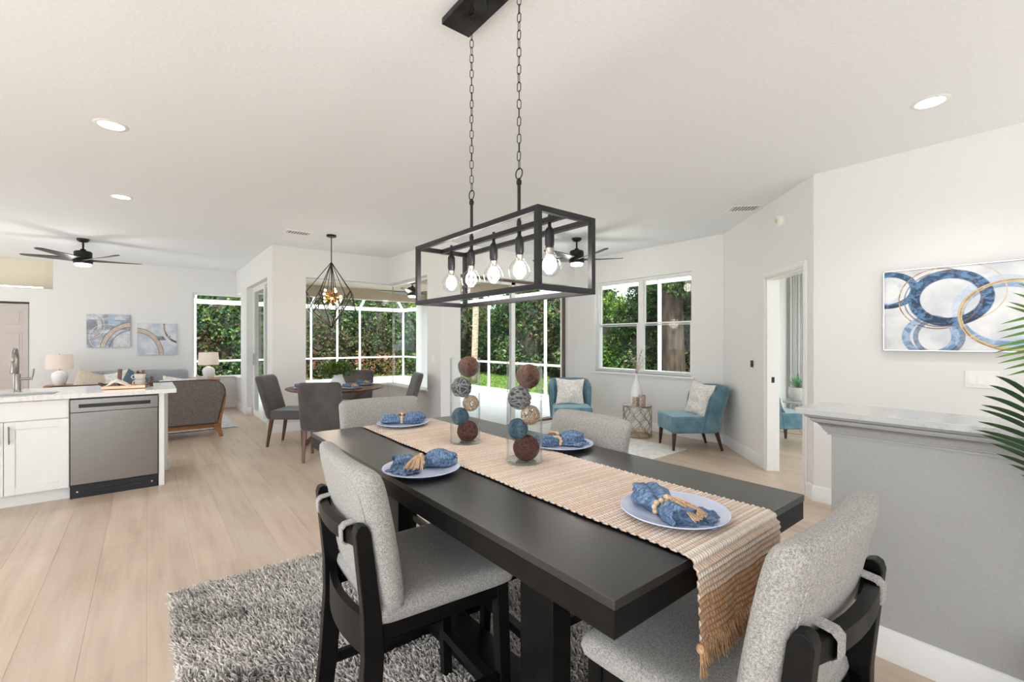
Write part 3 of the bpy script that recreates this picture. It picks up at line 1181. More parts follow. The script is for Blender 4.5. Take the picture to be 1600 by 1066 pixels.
for i, (sx_, sy_) in enumerate(((-ex, -ey), (ex, ey), (-ey, ex))):
    P[:, 3 + i] = np.stack([XX + dx * m1 + sx_ * 1.15, YY + dy * m1 + sy_ * 1.15, z0 + hh * 0.7], 1)
P[:, 6] = np.stack([XX + dx * 1.3, YY + dy * 1.3, z0 + hh], 1)
verts = P.reshape(-1, 3)
verts[:, 0] -= tr.location.x
verts[:, 1] -= tr.location.y
base = (np.arange(N) * 7)[:, None]
F = np.array([[0, 1, 4], [0, 4, 3], [1, 2, 5], [1, 5, 4], [2, 0, 3], [2, 3, 5], [3, 4, 6], [4, 5, 6], [5, 3, 6]])
faces = (base[:, :, None] + F[None]).reshape(-1, 3)
me = bpy.data.meshes.new('pile')
me.vertices.add(len(verts))
me.vertices.foreach_set('co', verts.ravel())
me.loops.add(faces.size)
me.loops.foreach_set('vertex_index', faces.ravel().astype(np.int32))
me.polygons.add(len(faces))
me.polygons.foreach_set('loop_start', np.arange(0, faces.size, 3, dtype=np.int32))
me.polygons.foreach_set('loop_total', np.full(len(faces), 3, np.int32))
me.update(calc_edges=True)
big = np.array([mnoise.noise(Vector((x * 3.2, y * 3.2, 0))) for x, y in zip(XX, YY)])
med = np.array([mnoise.noise(Vector((x * 11, y * 11, 3))) for x, y in zip(XX, YY)])
tt = np.clip(0.74 + 0.5 * big + 0.35 * med + rs.normal(0, 0.22, N), 0, 1)
cdk, clt = np.array([0.20, 0.178, 0.168]), np.array([0.87, 0.82, 0.775])
cc = cdk[None] * (1 - tt[:, None]) + clt[None] * tt[:, None]
cols = np.ones((N, 7, 4), np.float32)
cols[:, :, :3] = cc[:, None]
at = me.color_attributes.new('col', 'FLOAT_COLOR', 'POINT')
at.data.foreach_set('color', cols.ravel())
po = link('pile', me, M_pile, tr)
po['kind'] = 'stuff'

# ================================================================== table runner (woven, hangs over the near end)
RW0, RW1 = 0.880, 1.292
RC = (RW0 + RW1) / 2
ye, r_ = TY0 - 0.006, 0.016
Ltop = 2.36 - (ye + 0.0)
HANG = 0.150
run = thing('table_runner', 'tan and white woven table runner hanging over the near table end', 'table runner', (RC, 1.43, TZ))
du, dv = 0.0030, 0.0021
TOT = Ltop + HANG + 0.02
nu, nv = int(TOT / du), int((RW1 - RW0) / dv)


def runpos(s_, u, off):
    """s_ metres along the runner from the far end"""
    wob = 0.006 * math.sin(s_ * 7 + 1) * 1
    x = RC + u * (RW1 - RW0) / 2 * (1 - 0.006 * math.sin(s_ * 23)) + wob * 0.5
    flat = Ltop - r_
    if s_ < flat:
        return (x, 2.36 - s_, TZ + 0.0035 + off)
    a_ = (s_ - flat) / (r_)
    if a_ < PI / 2:
        return (x, ye + r_ - (r_ + 0.004 + off) * math.sin(a_), TZ - r_ + (r_ + 0.004 + off) * math.cos(a_))
    d = s_ - flat - r_ * PI / 2
    fl = 0.010 * math.sin(u * 5 + 1) * min(1, d / 0.15)
    return (x + d * 0.03 * u, ye - 0.004 - off - 0.006 - abs(fl) * 0.8 - d * 0.02, TZ - r_ - d)


rowp = 0.0132
vs, cs = [], []
for i in range(nu + 1):
    s_ = TOT * i / nu
    row = s_ / rowp
    ri = int(row)
    fr_ = row - ri
    band = 0.5 + 0.5 * mnoise.noise(Vector((ri * 0.23, 7.7, 0))) + 0.25 * mnoise.noise(Vector((ri * 0.9, 1.7, 0)))
    near = s_ - (Ltop - 0.02)
    for j in range(nv + 1):
        u = -1 + 2 * j / nv
        xx = u * (RW1 - RW0) / 2
        st = xx / 0.0096 + (0.5 if ri % 2 else 0)
        lump = abs(math.sin(PI * st)) ** 0.7 * math.sin(PI * fr_) ** 0.7
        off = 0.0048 * lump
        p = runpos(s_, u, off)
        vs.append((p[0] - RC, p[1] - 1.43, p[2] - TZ))
        rn = mnoise.noise(Vector((int(st) * 3.1, ri * 5.3, 2)))
        kind = ri % 5
        if near > 0.055:
            wht = 0.06 if near > 0.09 else 0.35
        elif near > -0.035:
            wht = 0.9 if kind % 2 == 0 else 0.42
        else:
            wht = 0.42 + 0.55 * (band - 0.4) + (0.22 if kind in (0, 2) else -0.08)
        wht = max(0, min(1, wht + 0.3 * rn))
        white = (0.78, 0.74, 0.69)
        tan = (0.60, 0.42, 0.30) if near < 0.03 else ((0.47, 0.26, 0.13) if near > 0.09 else (0.55, 0.36, 0.24))
        if abs(u) > 0.972:
            wht = 0.75
        gap = min(1, max(0, (abs(math.sin(PI * st)) - 0.30) / 0.35))
        if wht > 0.25:
            wht = wht * gap
        k = 0.45 + 0.6 * lump
        cs.append(tuple((white[q] * wht + tan[q] * (1 - wht)) * (0.45 + 0.55 * k) for q in range(3)) + (1,))
fs = [(i * (nv + 1) + j, i * (nv + 1) + j + 1, (i + 1) * (nv + 1) + j + 1, (i + 1) * (nv + 1) + j) for i in range(nu) for j in range(nv)]
mb = MB()
mb.v, mb.f, mb.c = vs, fs, cs
obj('cloth', mb, M_weave, run, smooth=True, fix=False)
un = MB()
ks = 60
for i in range(ks + 1):
    s_ = TOT * i / ks if i < 40 else TOT * 40 / 60 + (TOT * 20 / 60) * (i - 40) / 20
    for u in (-0.995, 0.995):
        p = runpos(s_, u, -0.0008)
        un.v.append((p[0] - RC, p[1] - 1.43, p[2] - TZ))
for i in range(ks):
    un.f.append((2 * i, 2 * i + 2, 2 * i + 3, 2 * i + 1))
rnd = random.Random(9)
fg = MB()
end = TOT
for k in range(64):
    u = -0.98 + 1.96 * k / 63
    corner = k in (0, 63)
    for q in range(14 if corner else 7):
        p = Vector(runpos(end - 0.004, u, 0.002)) - Vector((RC, 1.43, TZ))
        p += Vector((rnd.uniform(-0.004, 0.004), rnd.uniform(-0.003, 0.003), rnd.uniform(0, 0.012)))
        ln = (0.058 if corner else rnd.uniform(0.030, 0.048))
        sw = Vector((rnd.uniform(-0.010, 0.010), rnd.uniform(-0.012, 0.004), 0)) * (0.7 if corner else 1)
        pts = [p, p + Vector((0, -0.003, -ln * 0.4)) + sw * 0.3, p + Vector((0, -0.003, -ln)) + sw]
        fg.tube(pts, [0.0014, 0.0014, 0.0010], 4)
fo = obj('fringe', fg, M_jute, run, smooth=True)
fo['kind'] = 'stuff'
for u in (-0.98, 0.98):
    p = Vector(runpos(end - 0.004, u, 0.002)) - Vector((RC, 1.43, TZ))
    obj('knot', MB().sphere(p, 0.009, 10, 6, (1, 1, 1.2)), M_jute, run, smooth=True)


# ================================================================== plates, napkins
def make_plate(label, R=0.133, group='blue-rimmed dinner plates on the black dining table'):
    t = thing('plate', label, 'plate', group=group)
    pr = [(0.001, 0.003), (R * 0.62, 0.003), (R * 0.68, 0.0045), (R * 0.97, 0.0135), (R, 0.0155), (R, 0.0175), (R * 0.97, 0.0165), (R * 0.69, 0.0080), (R * 0.62, 0.0062), (0.001, 0.006)]
    obj('dish', MB().lathe(pr, 56), M_plate, t, smooth=40)
    obj('foot', MB().lathe([(R * 0.5, 0), (R * 0.58, 0), (R * 0.58, 0.004), (R * 0.5, 0.004)], 40, closed=True), M_plate, t, smooth=40)
    obj('rim', MB().tube([(math.cos(2 * PI * k / 56) * R, math.sin(2 * PI * k / 56) * R, 0.0165) for k in range(56)], 0.0016, 6, closed=True), M_platerim, t, smooth=True)
    return t


def napkin_mesh(seed, L=0.120):
    """gathered cloth: a puffed fold behind the ring and an open roll in front of it"""
    rnd_ = random.Random(seed)
    ph = [rnd_.uniform(0, 6.28) for _ in range(8)]
    nu_, nt_ = 64, 96
    mb_ = MB()
    for i in range(nu_ + 1):
        u = -1 + 2 * i / nu_
        g_ = math.exp(-(u / 0.13) ** 2)
        if u < 0:
            k_ = min(1, abs(u) * 1.9)
            aw = 0.013 + 0.036 * (1 - g_) * (0.5 + 0.5 * k_)
            ah = 0.012 + 0.018 * (1 - g_) * (0.6 + 0.4 * k_)
            endr = (max(0.0, 1 - abs(u) ** 5)) ** 0.5
        else:
            k_ = min(1, u * 2.2)
            aw = 0.013 + 0.020 * (1 - g_) * k_
            ah = 0.012 + 0.012 * (1 - g_) * k_
            endr = 1.0
        for j in range(nt_):
            th = 2 * PI * j / nt_
            fold = 1 + 0.10 * math.sin(6 * th + ph[0] + u * 2.5) + 0.04 * math.sin(11 * th + ph[1] - u * 4) + 0.14 * (1 - g_) * mnoise.noise(Vector((math.cos(th) * 3, math.sin(th) * 3, u * 2.2 + seed)))
            if u < 0:
                fold -= 0.30 * (1 - g_) * math.exp(-((th - 1.7 - 0.3 * u) / 0.22) ** 2)
            x = u * L * (0.82 if u > 0 else 1.0) + 0.006 * math.sin(3 * th + ph[3]) * abs(u) ** 2
            y = aw * endr * math.cos(th) * fold + 0.016 * u * u * math.sin(ph[5])
            z = ah * (0.12 + 0.88 * endr) * math.sin(th) * fold
            mb_.v.append((x, y, max(z + ah * 0.9 + 0.006, 0.0065)))
    # turned-in end of the roll
    for t_ in (0.72, 0.45):
        for j in range(nt_):
            x, y, z = mb_.v[nu_ * nt_ + j]
            mb_.v.append((x - 0.02 * (1 - t_) - 0.012, y * t_, 0.022 + (z - 0.022) * t_))
    for i in range(nu_ + 2):
        for j in range(nt_):
            j2 = (j + 1) % nt_
            mb_.f.append((i * nt_ + j, i * nt_ + j2, (i + 1) * nt_ + j2, (i + 1) * nt_ + j))
    mb_.f.append(tuple(range(nt_))[::-1])
    mb_.f.append(tuple((nu_ + 2) * nt_ + j for j in range(nt_)))
    return mb_


def crumple(seed, cx_, cy_, ang, ln, wd_):
    """the loose tail of the napkin lying in ruffles on the plate"""
    m_ = MB()
    d = Vector((math.cos(ang), math.sin(ang)))
    n_ = Vector((-d.y, d.x))
    N1, N2 = 44, 34
    for i in range(N1 + 1):
        for j in range(N2 + 1):
            u, v_ = i / N1, j / N2 * 2 - 1
            ww = wd_ * (0.25 + 0.75 * min(1, u * 2.2)) * (1 + 0.10 * math.sin(u * 19 + seed)) * (1 + 0.0 * v_)
            x = ln * u * (1 + 0.08 * math.sin(v_ * 9 + seed))
            r1_ = 1 - abs(mnoise.noise(Vector((u * 3.0, v_ * 3.2, seed)))) * 2.2
            r2_ = 1 - abs(mnoise.noise(Vector((u * 7.5, v_ * 6.5, seed + 9)))) * 2.0
            edge = min(1, (1 - abs(v_)) * 3.5) * min(1, (1 - u) * 4 + 0.25)
            z = 0.0065 + (0.021 * max(0, r1_) ** 2 + 0.009 * max(0, r2_)) * (0.25 + 0.75 * edge) * (0.6 + 0.4 * (1 - u))
            p = d * x + n_ * (v_ * ww + 0.006 * math.sin(u * 14 + seed))
            m_.v.append((cx_ + p.x, cy_ + p.y, z))
    for i in range(N1):
        for j in range(N2):
            m_.f.append((i * (N2 + 1) + j, (i + 1) * (N2 + 1) + j, (i + 1) * (N2 + 1) + j + 1, i * (N2 + 1) + j + 1))
    return m_


def make_napkin(label, seed, tassel_dir=(0.75, -0.65), grp='blue napkins gathered in bead rings', tail=0.35):
    t = thing('napkin', label, 'napkin', group=grp)
    obj('cloth', napkin_mesh(seed), M_denim, t, smooth=True)
    ta = math.atan2(tassel_dir[1], tassel_dir[0])
    tl_ = obj('loose_end', crumple(seed, 0.0, 0.0, ta + tail, 0.125, 0.052), M_denim, t, smooth=True)
    tl_.modifiers.new('t', 'SOLIDIFY').thickness = 0.0012
    rnd_ = random.Random(seed + 50)
    for k in range(9):
        an = 2 * PI * k / 9 + 0.2
        c_ = (rnd_.uniform(-0.002, 0.002), 0.0205 * math.cos(an), 0.021 + 0.0165 * math.sin(an))
        if c_[2] < 0.012:
            continue
        obj('bead', MB().sphere(c_, 0.0074, 12, 8), M_bead, t, smooth=True)
    d = Vector((tassel_dir[0], tassel_dir[1], 0)).normalized()
    ts = MB()
    p0 = Vector((0, 0, 0.050)) + d * 0.008
    ts.tube([p0, p0 + d * 0.006 + Vector((0, 0, 0.001)), p0 + d * 0.016], [0.0045, 0.0075, 0.0065], 10)
    sdv = Vector((-d.y, d.x, 0))
    for k in range(46):
        s_ = rnd_.uniform(-1, 1)
        up = rnd_.uniform(0, 1)
        ln = rnd_.uniform(0.076, 0.094)
        pts = []
        for q in range(5):
            f_ = q / 4
            pts.append(p0 + d * (0.014 + ln * f_) + sdv * s_ * (0.005 + 0.028 * f_) + Vector((0, 0, 0.004 * up - 0.027 * f_ ** 2.2 + 0.006 * up * f_)))
        ts.tube(pts, 0.0014, 4)
    to = obj('tassel', ts, M_jute if False else simple('pale_jute', (0.62, 0.42, 0.26, 1), 0.85, nscale=200, namt=0.3), t, smooth=True)
    to['kind'] = 'stuff'
    return t


PZ = TZ + 0.001
# place, height, where, ring offset from the plate centre, world angles of roll / tassel / loose tail
plates = [((1.062, 0.655), PZ + 0.0075, 'on the runner near the hanging end', (-0.040, 0.010), -118, -93, -64, 3),
          ((0.750, 1.440), PZ, 'on the left long side of the table', (0.012, 0.020), 160, -133, -168, 7),
          ((1.064, 2.255), PZ + 0.0075, 'at the far end of the runner', (0.0, 0.01), 150, 60, 120, 11),
          ((1.400, 1.400), PZ, 'in the place behind the nearer cylinder', (-0.02, 0.0), 165, 60, -30, 15)]
pl0 = None
for (xy, z_, where, off_, ra_, ta_, la_, sd_) in plates:
    lab = 'pale blue dinner plate ' + where
    if pl0 is None:
        pl0 = make_plate(lab)
        pl = pl0
    else:
        pl = copy_tree(pl0, None, lab)
    pl.location = (xy[0], xy[1], z_)
    nk = make_napkin('blue gauze napkin in bead ring, ' + where.replace('in the', 'the'), sd_, (math.cos(rad(ta_ - ra_)), math.sin(rad(ta_ - ra_))), tail=rad(la_ - ta_))
    nk.location = (xy[0] + off_[0], xy[1] + off_[1], z_ + 0.0035)
    nk.rotation_euler = (0, 0, rad(ra_))


# ================================================================== glass cylinders with balls
def ring_ball(label, r, mat, n, tr_, seed, core=None, flat=False, core_r=0.9, grp='woven balls in the glass cylinders'):
    t = thing('woven_ball', label, 'decorative ball', group=grp)
    rnd_ = random.Random(seed)
    if core:
        obj('core', MB().sphere((0, 0, 0), r * core_r, 32, 20), core, t, smooth=True)
    st_ = MB()
    for k in range(n):
        nrm = Vector((rnd_.gauss(0, 1), rnd_.gauss(0, 1), rnd_.gauss(0, 1))).normalized()
        off = rnd_.uniform(-0.55, 0.55) * r
        rr = math.sqrt(max(1e-6, (r - tr_ * 0.6) ** 2 - off * off))
        a_ = nrm.cross(Vector((0, 0, 1)))
        if a_.length < 0.1:
            a_ = nrm.cross(Vector((1, 0, 0)))
        a_.normalize()
        b_ = nrm.cross(a_)
        wv = rnd_.uniform(0, 6)
        m_ = 26
        pts = [nrm * (off + r * 0.05 * math.sin(3 * 2 * PI * q / m_ + wv)) + (a_ * math.cos(2 * PI * q / m_) + b_ * math.sin(2 * PI * q / m_)) * rr * (1 - (0.03 * rnd_.random())) for q in range(m_)]
        st_.tube(pts, tr_, 5, closed=True)
    obj('strands', st_, mat, t, smooth=True)
    return t


def make_vase(label, x, y, hgt=0.372, R=0.0665):
    t = thing('glass_cylinder', label, 'vase', (x, y, TZ + 0.0085), group='tall glass cylinders on the runner')
    wt = 0.0035
    pr = [(R - wt, 0.009), (R - wt, hgt - 0.001), (R - wt / 2, hgt), (R, hgt - 0.001), (R, 0.009)]
    obj('wall', MB().lathe(pr, 64, closed=True), M_vase, t, smooth=50)
    obj('base', MB().lathe([(0.001, 0.0), (R - 0.004, 0.0), (R, 0.003), (R, 0.009), (0.001, 0.009)], 64), M_thick, t, smooth=40)
    return t


VA = (1.096, 1.292)
VB = (1.100, 1.702)
make_vase('nearer tall glass cylinder filled with five woven balls', VA[0], VA[1])
make_vase('farther tall glass cylinder filled with five woven balls', VB[0], VB[1])
# zig-zag stacks: (radius, sideways shift, height of centre)
fit = {'nearer': [(0.0485, 0.007, 0.973), (0.038, -0.025, 1.044), (0.0365, 0.022, 1.095), (0.0445, -0.0175, 1.159), (0.0455, 0.0145, 1.239)],
       'farther': [(0.0463, 0.011, 0.971), (0.038, -0.022, 1.037), (0.036, 0.0245, 1.095), (0.0455, -0.016, 1.1645), (0.0463, 0.015, 1.256)]}
kinds = [('coarse brown fibre ball at the bottom of the %s cylinder', M_coir, 46, 0.0013, M_coird, 0.95),
         ('small teal cord ball above the brown one in the %s cylinder', M_cord, 55, 0.0013, M_cordd, 0.94),
         ('tan open rattan ball in the middle of the %s cylinder', M_rattan, 30, 0.0013, None, 0.9),
         ('grey and navy grapevine ball second from top in the %s cylinder', M_vine, 12, 0.0030, M_vined, 0.88),
         ('dark brown coir ball on top of the stack in the %s cylinder', M_coir, 46, 0.0013, M_coird, 0.95)]
for (vx, vy), who in ((VA, 'nearer'), (VB, 'farther')):
    for k, (lab, m_, n_, tr_, core, crr) in enumerate(kinds):
        r, lat, zc = fit[who][k]
        b = ring_ball(lab % who, r, m_, n_, tr_, 10 * k + (1 if who == 'nearer' else 2), core, core_r=crr)
        b.location = (vx + 0.78 * lat, vy - 0.626 * lat, zc)
        b.rotation_euler = (k, k * 2, 0.4)
# ================================================================== linear chandelier
CXc, CYc = 1.090, 1.476
ch = thing('linear_chandelier', 'black rectangular open-frame chandelier with five clear globe bulbs above the dining table', 'chandelier', (CXc, CYc, 0))
hx, hy, zt_, zb_ = 0.136, 0.416, 1.800, 1.533
fb = MB()
b = 0.0095
for sx in (-1, 1):
    for z_ in (zt_ - b, zb_ + b):
        fb.box(sx * hx - (2 * b if sx > 0 else 0), sx * hx + (0 if sx > 0 else 2 * b), -hy, hy, z_ - b, z_ + b)
    for sy in (-1, 1):
        x0 = sx * hx - (2 * b if sx > 0 else 0)
        y0 = sy * hy - (2 * b if sy > 0 else 0)
        fb.box(x0, x0 + 2 * b, y0, y0 + 2 * b, zb_ + 2 * b, zt_ - 2 * b)
for sy in (-1, 1):
    y0 = sy * hy - (2 * b if sy > 0 else 0)
    for z_ in (zt_ - b, zb_ + b):
        fb.box(-hx + 2 * b, hx - 2 * b, y0, y0 + 2 * b, z_ - b, z_ + b)
obj('frame', fb, M_blackm, ch, bevel=0.001)
obj('center_bar', MB().box(-b, b, -hy + 2 * b, hy - 2 * b, zt_ - 2 * b, zt_), M_blackm, ch, bevel=0.001)
for yy in (-0.160, 0.160):
    obj('rod', MB().tube([(0, yy, 1.74), (0, yy, 1.962)], 0.0065, 12).lathe([(0.006, 0), (0.009, 0.004), (0.009, 0.02), (0.006, 0.024)], 12, (0, yy, 1.80)).lathe([(0.006, 0), (0.010, 0.004), (0.010, 0.016), (0.005, 0.026)], 12, (0, yy, 1.955)), M_blackm, ch, smooth=40)
    obj('ring', MB().tube([(0, yy + 0.019 * math.cos(a_ * PI / 12), 1.998 + 0.020 * math.sin(a_ * PI / 12)) for a_ in range(24)], 0.0023, 8, closed=True), M_blackm, ch, smooth=True)
lk = MB()
pts = []
for k in range(24):
    an = 2 * PI * k / 24
    pts.append((0.0072 * math.cos(an), 0, 0.0095 * math.sin(an) + (0.0085 if math.sin(an) > 0 else -0.0085)))
lkm = lk.tube(pts, 0.0016, 6, closed=True).mesh('chain_link', True)
rnd = random.Random(2)
for yy in (-0.160, 0.160):
    z_ = 2.018 + 0.014
    k = 0
    while z_ < 2.735:
        o = link('chain_link', lkm, M_blackm, ch, (rnd.uniform(-0.0008, 0.0008), yy, z_), (0, 0, rad(50 + 78 * (k % 2) + rnd.uniform(-25, 25))))
        z_ += 0.0325
        k += 1
    obj('ring', MB().tube([(0, yy + 0.014 * math.cos(a_ * PI / 12), 2.752 + 0.016 * math.sin(a_ * PI / 12)) for a_ in range(24)], 0.0022, 8, closed=True), M_blackm, ch, smooth=True)
cn = rbox(-0.072, 0.072, -0.29, 0.29, 2.772, 2.80, 0.002, 2)
cno = obj('canopy', cn, simple('canopy_metal', (0.05, 0.05, 0.055, 1), 0.22, metal=0.9, nscale=8, namt=0.5), ch, smooth=30)
obj('screw', MB().lathe([(0.006, -0.032), (0.008, -0.028), (0.008, 0)], 12, (0, 0.05, 2.772)), M_blackm, cno, smooth=40)
soc = MB().lathe([(0.004, 0.062), (0.006, 0.060), (0.006, 0.020), (0.0155, 0.008), (0.0165, 0.002), (0.0165, -0.044), (0.0145, -0.047), (0.0145, -0.055)], 20).mesh('socket', 40)
blm = MB().lathe([(0.0135, 0.0), (0.0140, -0.008), (0.0135, -0.016), (0.018, -0.024), (0.029, -0.036), (0.0365, -0.052), (0.0375, -0.062), (0.0355, -0.075), (0.028, -0.088), (0.015, -0.0965), (0.001, -0.099)], 28).mesh('bulb', True)
thr = MB().lathe([(0.0128, 0.002), (0.0128, -0.012), (0.009, -0.022), (0.0045, -0.030), (0.0045, -0.040)], 14).mesh('thread', 40)
fl = MB()
for k in range(6):
    an = PI * k / 3
    fl.tube([(0.004 * math.cos(an), 0.004 * math.sin(an), -0.030), (0.019 * math.cos(an), 0.019 * math.sin(an), -0.045), (0.021 * math.cos(an), 0.021 * math.sin(an), -0.070), (0.006 * math.cos(an), 0.006 * math.sin(an), -0.088)], 0.0022, 6)
flm = fl.mesh('filament', True)
for k in range(5):
    yy = (k - 2) * 0.163
    zs = 1.747
    link('socket', soc, M_blackm, ch, (0, yy, zs))
    bo = link('bulb', blm, M_bulb, ch, (0, yy, zs - 0.048))
    bo.scale = (1.1, 1.1, 1.07)
    link('base', thr, M_nickel, bo)
    link('filament', flm, M_fil, bo)

def lamp_light(name, loc, watts, col=(1, 0.93, 0.85), r=0.04, parent=None):
    ld = bpy.data.lights.new(name, 'POINT')
    ld.energy = watts
    ld.color = col
    ld.shadow_soft_size = r
    lo = bpy.data.objects.new(name, ld)
    C.objects.link(lo)
    lo.location = loc
    lo.parent = parent
    return lo


for k in range(5):
    lamp_light('bulb_light', (0, (k - 2) * 0.163, 1.63), 1.2, parent=ch, r=0.035)

# ================================================================== recessed lights, vents, detector
for k, ((x, y), lab) in enumerate((((-0.183, 4.01), 'recessed round downlight in the ceiling, nearer of the two at left'), ((-0.195, 5.94), 'recessed round downlight in the ceiling, farther of the two at left'), ((3.654, 0.558), 'recessed round downlight in the ceiling above the half wall'))):
    t = thing('recessed_light', lab, 'ceiling light', (x, y, H), group='recessed ceiling downlights')
    obj('trim_ring', MB().lathe([(0.068, -0.004), (0.070, -0.006), (0.088, -0.004), (0.093, 0.0), (0.068, 0.0)], 40, closed=True), M_trim, t, smooth=40)
    obj('diffuser', MB().lathe([(0.001, -0.004), (0.068, -0.004), (0.068, -0.001), (0.001, -0.001)], 40), M_can, t, smooth=40)
    dl = bpy.data.lights.new('downlight', 'SPOT')
    dl.energy = 22
    dl.spot_size = rad(125)
    dl.spot_blend = 0.8
    dl.shadow_soft_size = 0.06
    dlo = bpy.data.objects.new('downlight', dl)
    C.objects.link(dlo)
    dlo.location = (0, 0, -0.02)
    dlo.parent = t
for (x, y, lab, rz) in ((1.557, 6.442, 'white louvred ceiling vent near the breakfast nook', 0), (5.018, 2.256, 'white louvred ceiling vent above the blue armchairs', rad(-45))):
    t = thing('ceiling_vent', lab, 'vent', (x, y, H), rz)
    obj('back_plate', MB().box(-0.14, 0.14, -0.09, 0.09, -0.003, -0.001), M_dark, t)
    fm = MB()
    for (p, q, r, s_) in ((-0.165, 0.165, -0.115, -0.085), (-0.165, 0.165, 0.085, 0.115), (-0.165, -0.135, -0.085, 0.085), (0.135, 0.165, -0.085, 0.085)):
        fm.box(p, q, r, s_, -0.008, 0)
    obj('frame', fm, M_plastic, t, bevel=0.002)
    sm = MB().obox((0, 0, 0), (0.011, 0.17, 0.0012), Matrix.Rotation(rad(12), 3, 'Y')).mesh('slat')
    for k in range(8):
        link('slat', sm, M_plastic, t, (-0.118 + k * 0.0337, 0, -0.0045))
t = thing('smoke_detector', 'round white smoke detector high on the angled wall above the door', 'detector', (4.874, 1.834, 2.555), rot=(PI / 2, 0, rad(45 + 180)))
obj('housing', MB().lathe([(0.001, 0.045), (0.030, 0.044), (0.048, 0.036), (0.056, 0.022), (0.058, 0.0), (0.001, 0.0)], 32), M_plastic, t, smooth=40)
obj('cover', MB().lathe([(0.001, 0.056), (0.018, 0.055), (0.024, 0.044), (0.001, 0.044)], 24), simple('aged_plastic', (0.70, 0.58, 0.38, 1), 0.5), t, smooth=40)


def wall_plate(name, label, cat, loc, rz, n=1, kind='switch', w0=0.07, grp=None):
    t = thing(name, label, cat, loc, rz, grp)
    wd = w0 + 0.046 * (n - 1)
    obj('plate', rbox(-wd / 2, wd / 2, -0.006, -0.0005, -0.058, 0.058, 0.002, 2), M_plastic, t, smooth=30)
    for k in range(n):
        x = (k - (n - 1) / 2) * 0.046
        if kind == 'switch':
            obj('rocker', MB().prism([(-0.0105, -0.033), (-0.006, 0.033), (-0.0055, 0.033), (-0.0055, -0.033)], x - 0.016, x + 0.016, 'x'), M_plastic, t, bevel=0.001)
        else:
            for z_ in (-0.02, 0.02):
                obj('socket', rbox(x - 0.016, x + 0.016, -0.008, -0.0055, z_ - 0.0135, z_ + 0.0135, 0.001, 1), simple('socket_face', (0.74, 0.74, 0.73, 1), 0.4), t)
    return t


# rz: outward face is local -Y
wall_plate('light_switch', 'white triple rocker switch plate under the large ring painting', 'light switch', (4.47, 0.419, 1.105), rad(-90), 3)
wall_plate('light_switch', 'white single switch on the wall right of the nook window', 'light switch', (3.26, 5.885, 1.11), rad(-90), 1)
wall_plate('light_switch', 'white single switch beside the family room sliding door', 'light switch', (1.45, 7.70, 1.09), rad(-90), 1)
wall_plate('wall_outlet', 'white outlet low on the wall right of the nook window', 'outlet', (3.26, 5.885, 0.46), rad(-90), 1, 'o')
wall_plate('wall_outlet', 'white outlet under the living room window', 'outlet', (6.0, 4.93, 0.424), rad(-90), 1, 'o')
wall_plate('wall_outlet', 'white outlet low on the angled wall behind the armchair', 'outlet', (5.577, 2.537, 0.489), rad(225), 1, 'o')
t = wall_plate('thermostat_panel', 'small wall control with black face left of the door', 'thermostat', (5.365, 2.325, 1.112), rad(225), 0, w0=0.10)
obj('screen', rbox(-0.002, 0.040, -0.020, -0.006, -0.038, 0.038, 0.003, 2), M_dark, t, smooth=30)


# ================================================================== ceiling fans
def make_fan(label, x, y, rz, blades=5, drop=0.0, group='dark ceiling fans', H_=H, white=False):
    t = thing('ceiling_fan', label, 'ceiling fan', (x, y, H_), rz, group)
    m_ = M_blackm
    mb_ = M_fanl
    obj('canopy', MB().lathe([(0.068, 0.0), (0.070, -0.012), (0.062, -0.030), (0.040, -0.046), (0.016, -0.050), (0.001, -0.050)], 28), m_, t, smooth=40)
    obj('downrod', MB().tube([(0, 0, -0.045), (0, 0, -0.175 - drop)], 0.012, 12), m_, t, smooth=40)
    z0 = -0.17 - drop
    obj('motor', MB().lathe([(0.001, z0 + 0.03), (0.028, z0 + 0.026), (0.034, z0 + 0.004), (0.085, z0 - 0.004), (0.098, z0 - 0.018), (0.098, z0 - 0.085), (0.104, z0 - 0.095), (0.104, z0 - 0.165), (0.090, z0 - 0.178), (0.001, z0 - 0.178)], 36), m_, t, smooth=40)
    obj('light_kit', MB().lathe([(0.001, z0 - 0.178), (0.086, z0 - 0.178), (0.086, z0 - 0.200), (0.074, z0 - 0.212), (0.001, z0 - 0.218)], 36), M_lamp, t, smooth=40)
    lamp_light('fan_light', (0, 0, z0 - 0.30), 7, parent=t, r=0.08)
    def bl(u, v_):
        r = 0.09 + 0.58 * u
        wd_ = 0.13 - 0.055 * u
        pitch = rad(20 - 12 * u)
        s_ = (v_ - 0.5) * wd_ * (1 if u < 0.93 else max(0.35, 1 - (u - 0.93) * 7))
        return (r, s_ * math.cos(pitch) + 0.015 * math.sin(PI * u), z0 - 0.125 + s_ * math.sin(pitch) + 0.03 * u)
    g1 = MB().grid(bl, 14, 5)
    me = g1.mesh('blade', True)
    for k in range(blades):
        o = link('blade', me, mb_, t, rot=(0, 0, 2 * PI * k / blades))
        if k == 0:
            pass
        s_ = o.modifiers.new('thickness', 'SOLIDIFY')
        s_.thickness = 0.009
    return t


make_fan('dark ceiling fan with lit lamp above the family room at left', -0.695, 8.73, rad(18))
make_fan('dark ceiling fan with lit lamp above the blue armchairs', 4.667, 4.377, rad(-30))

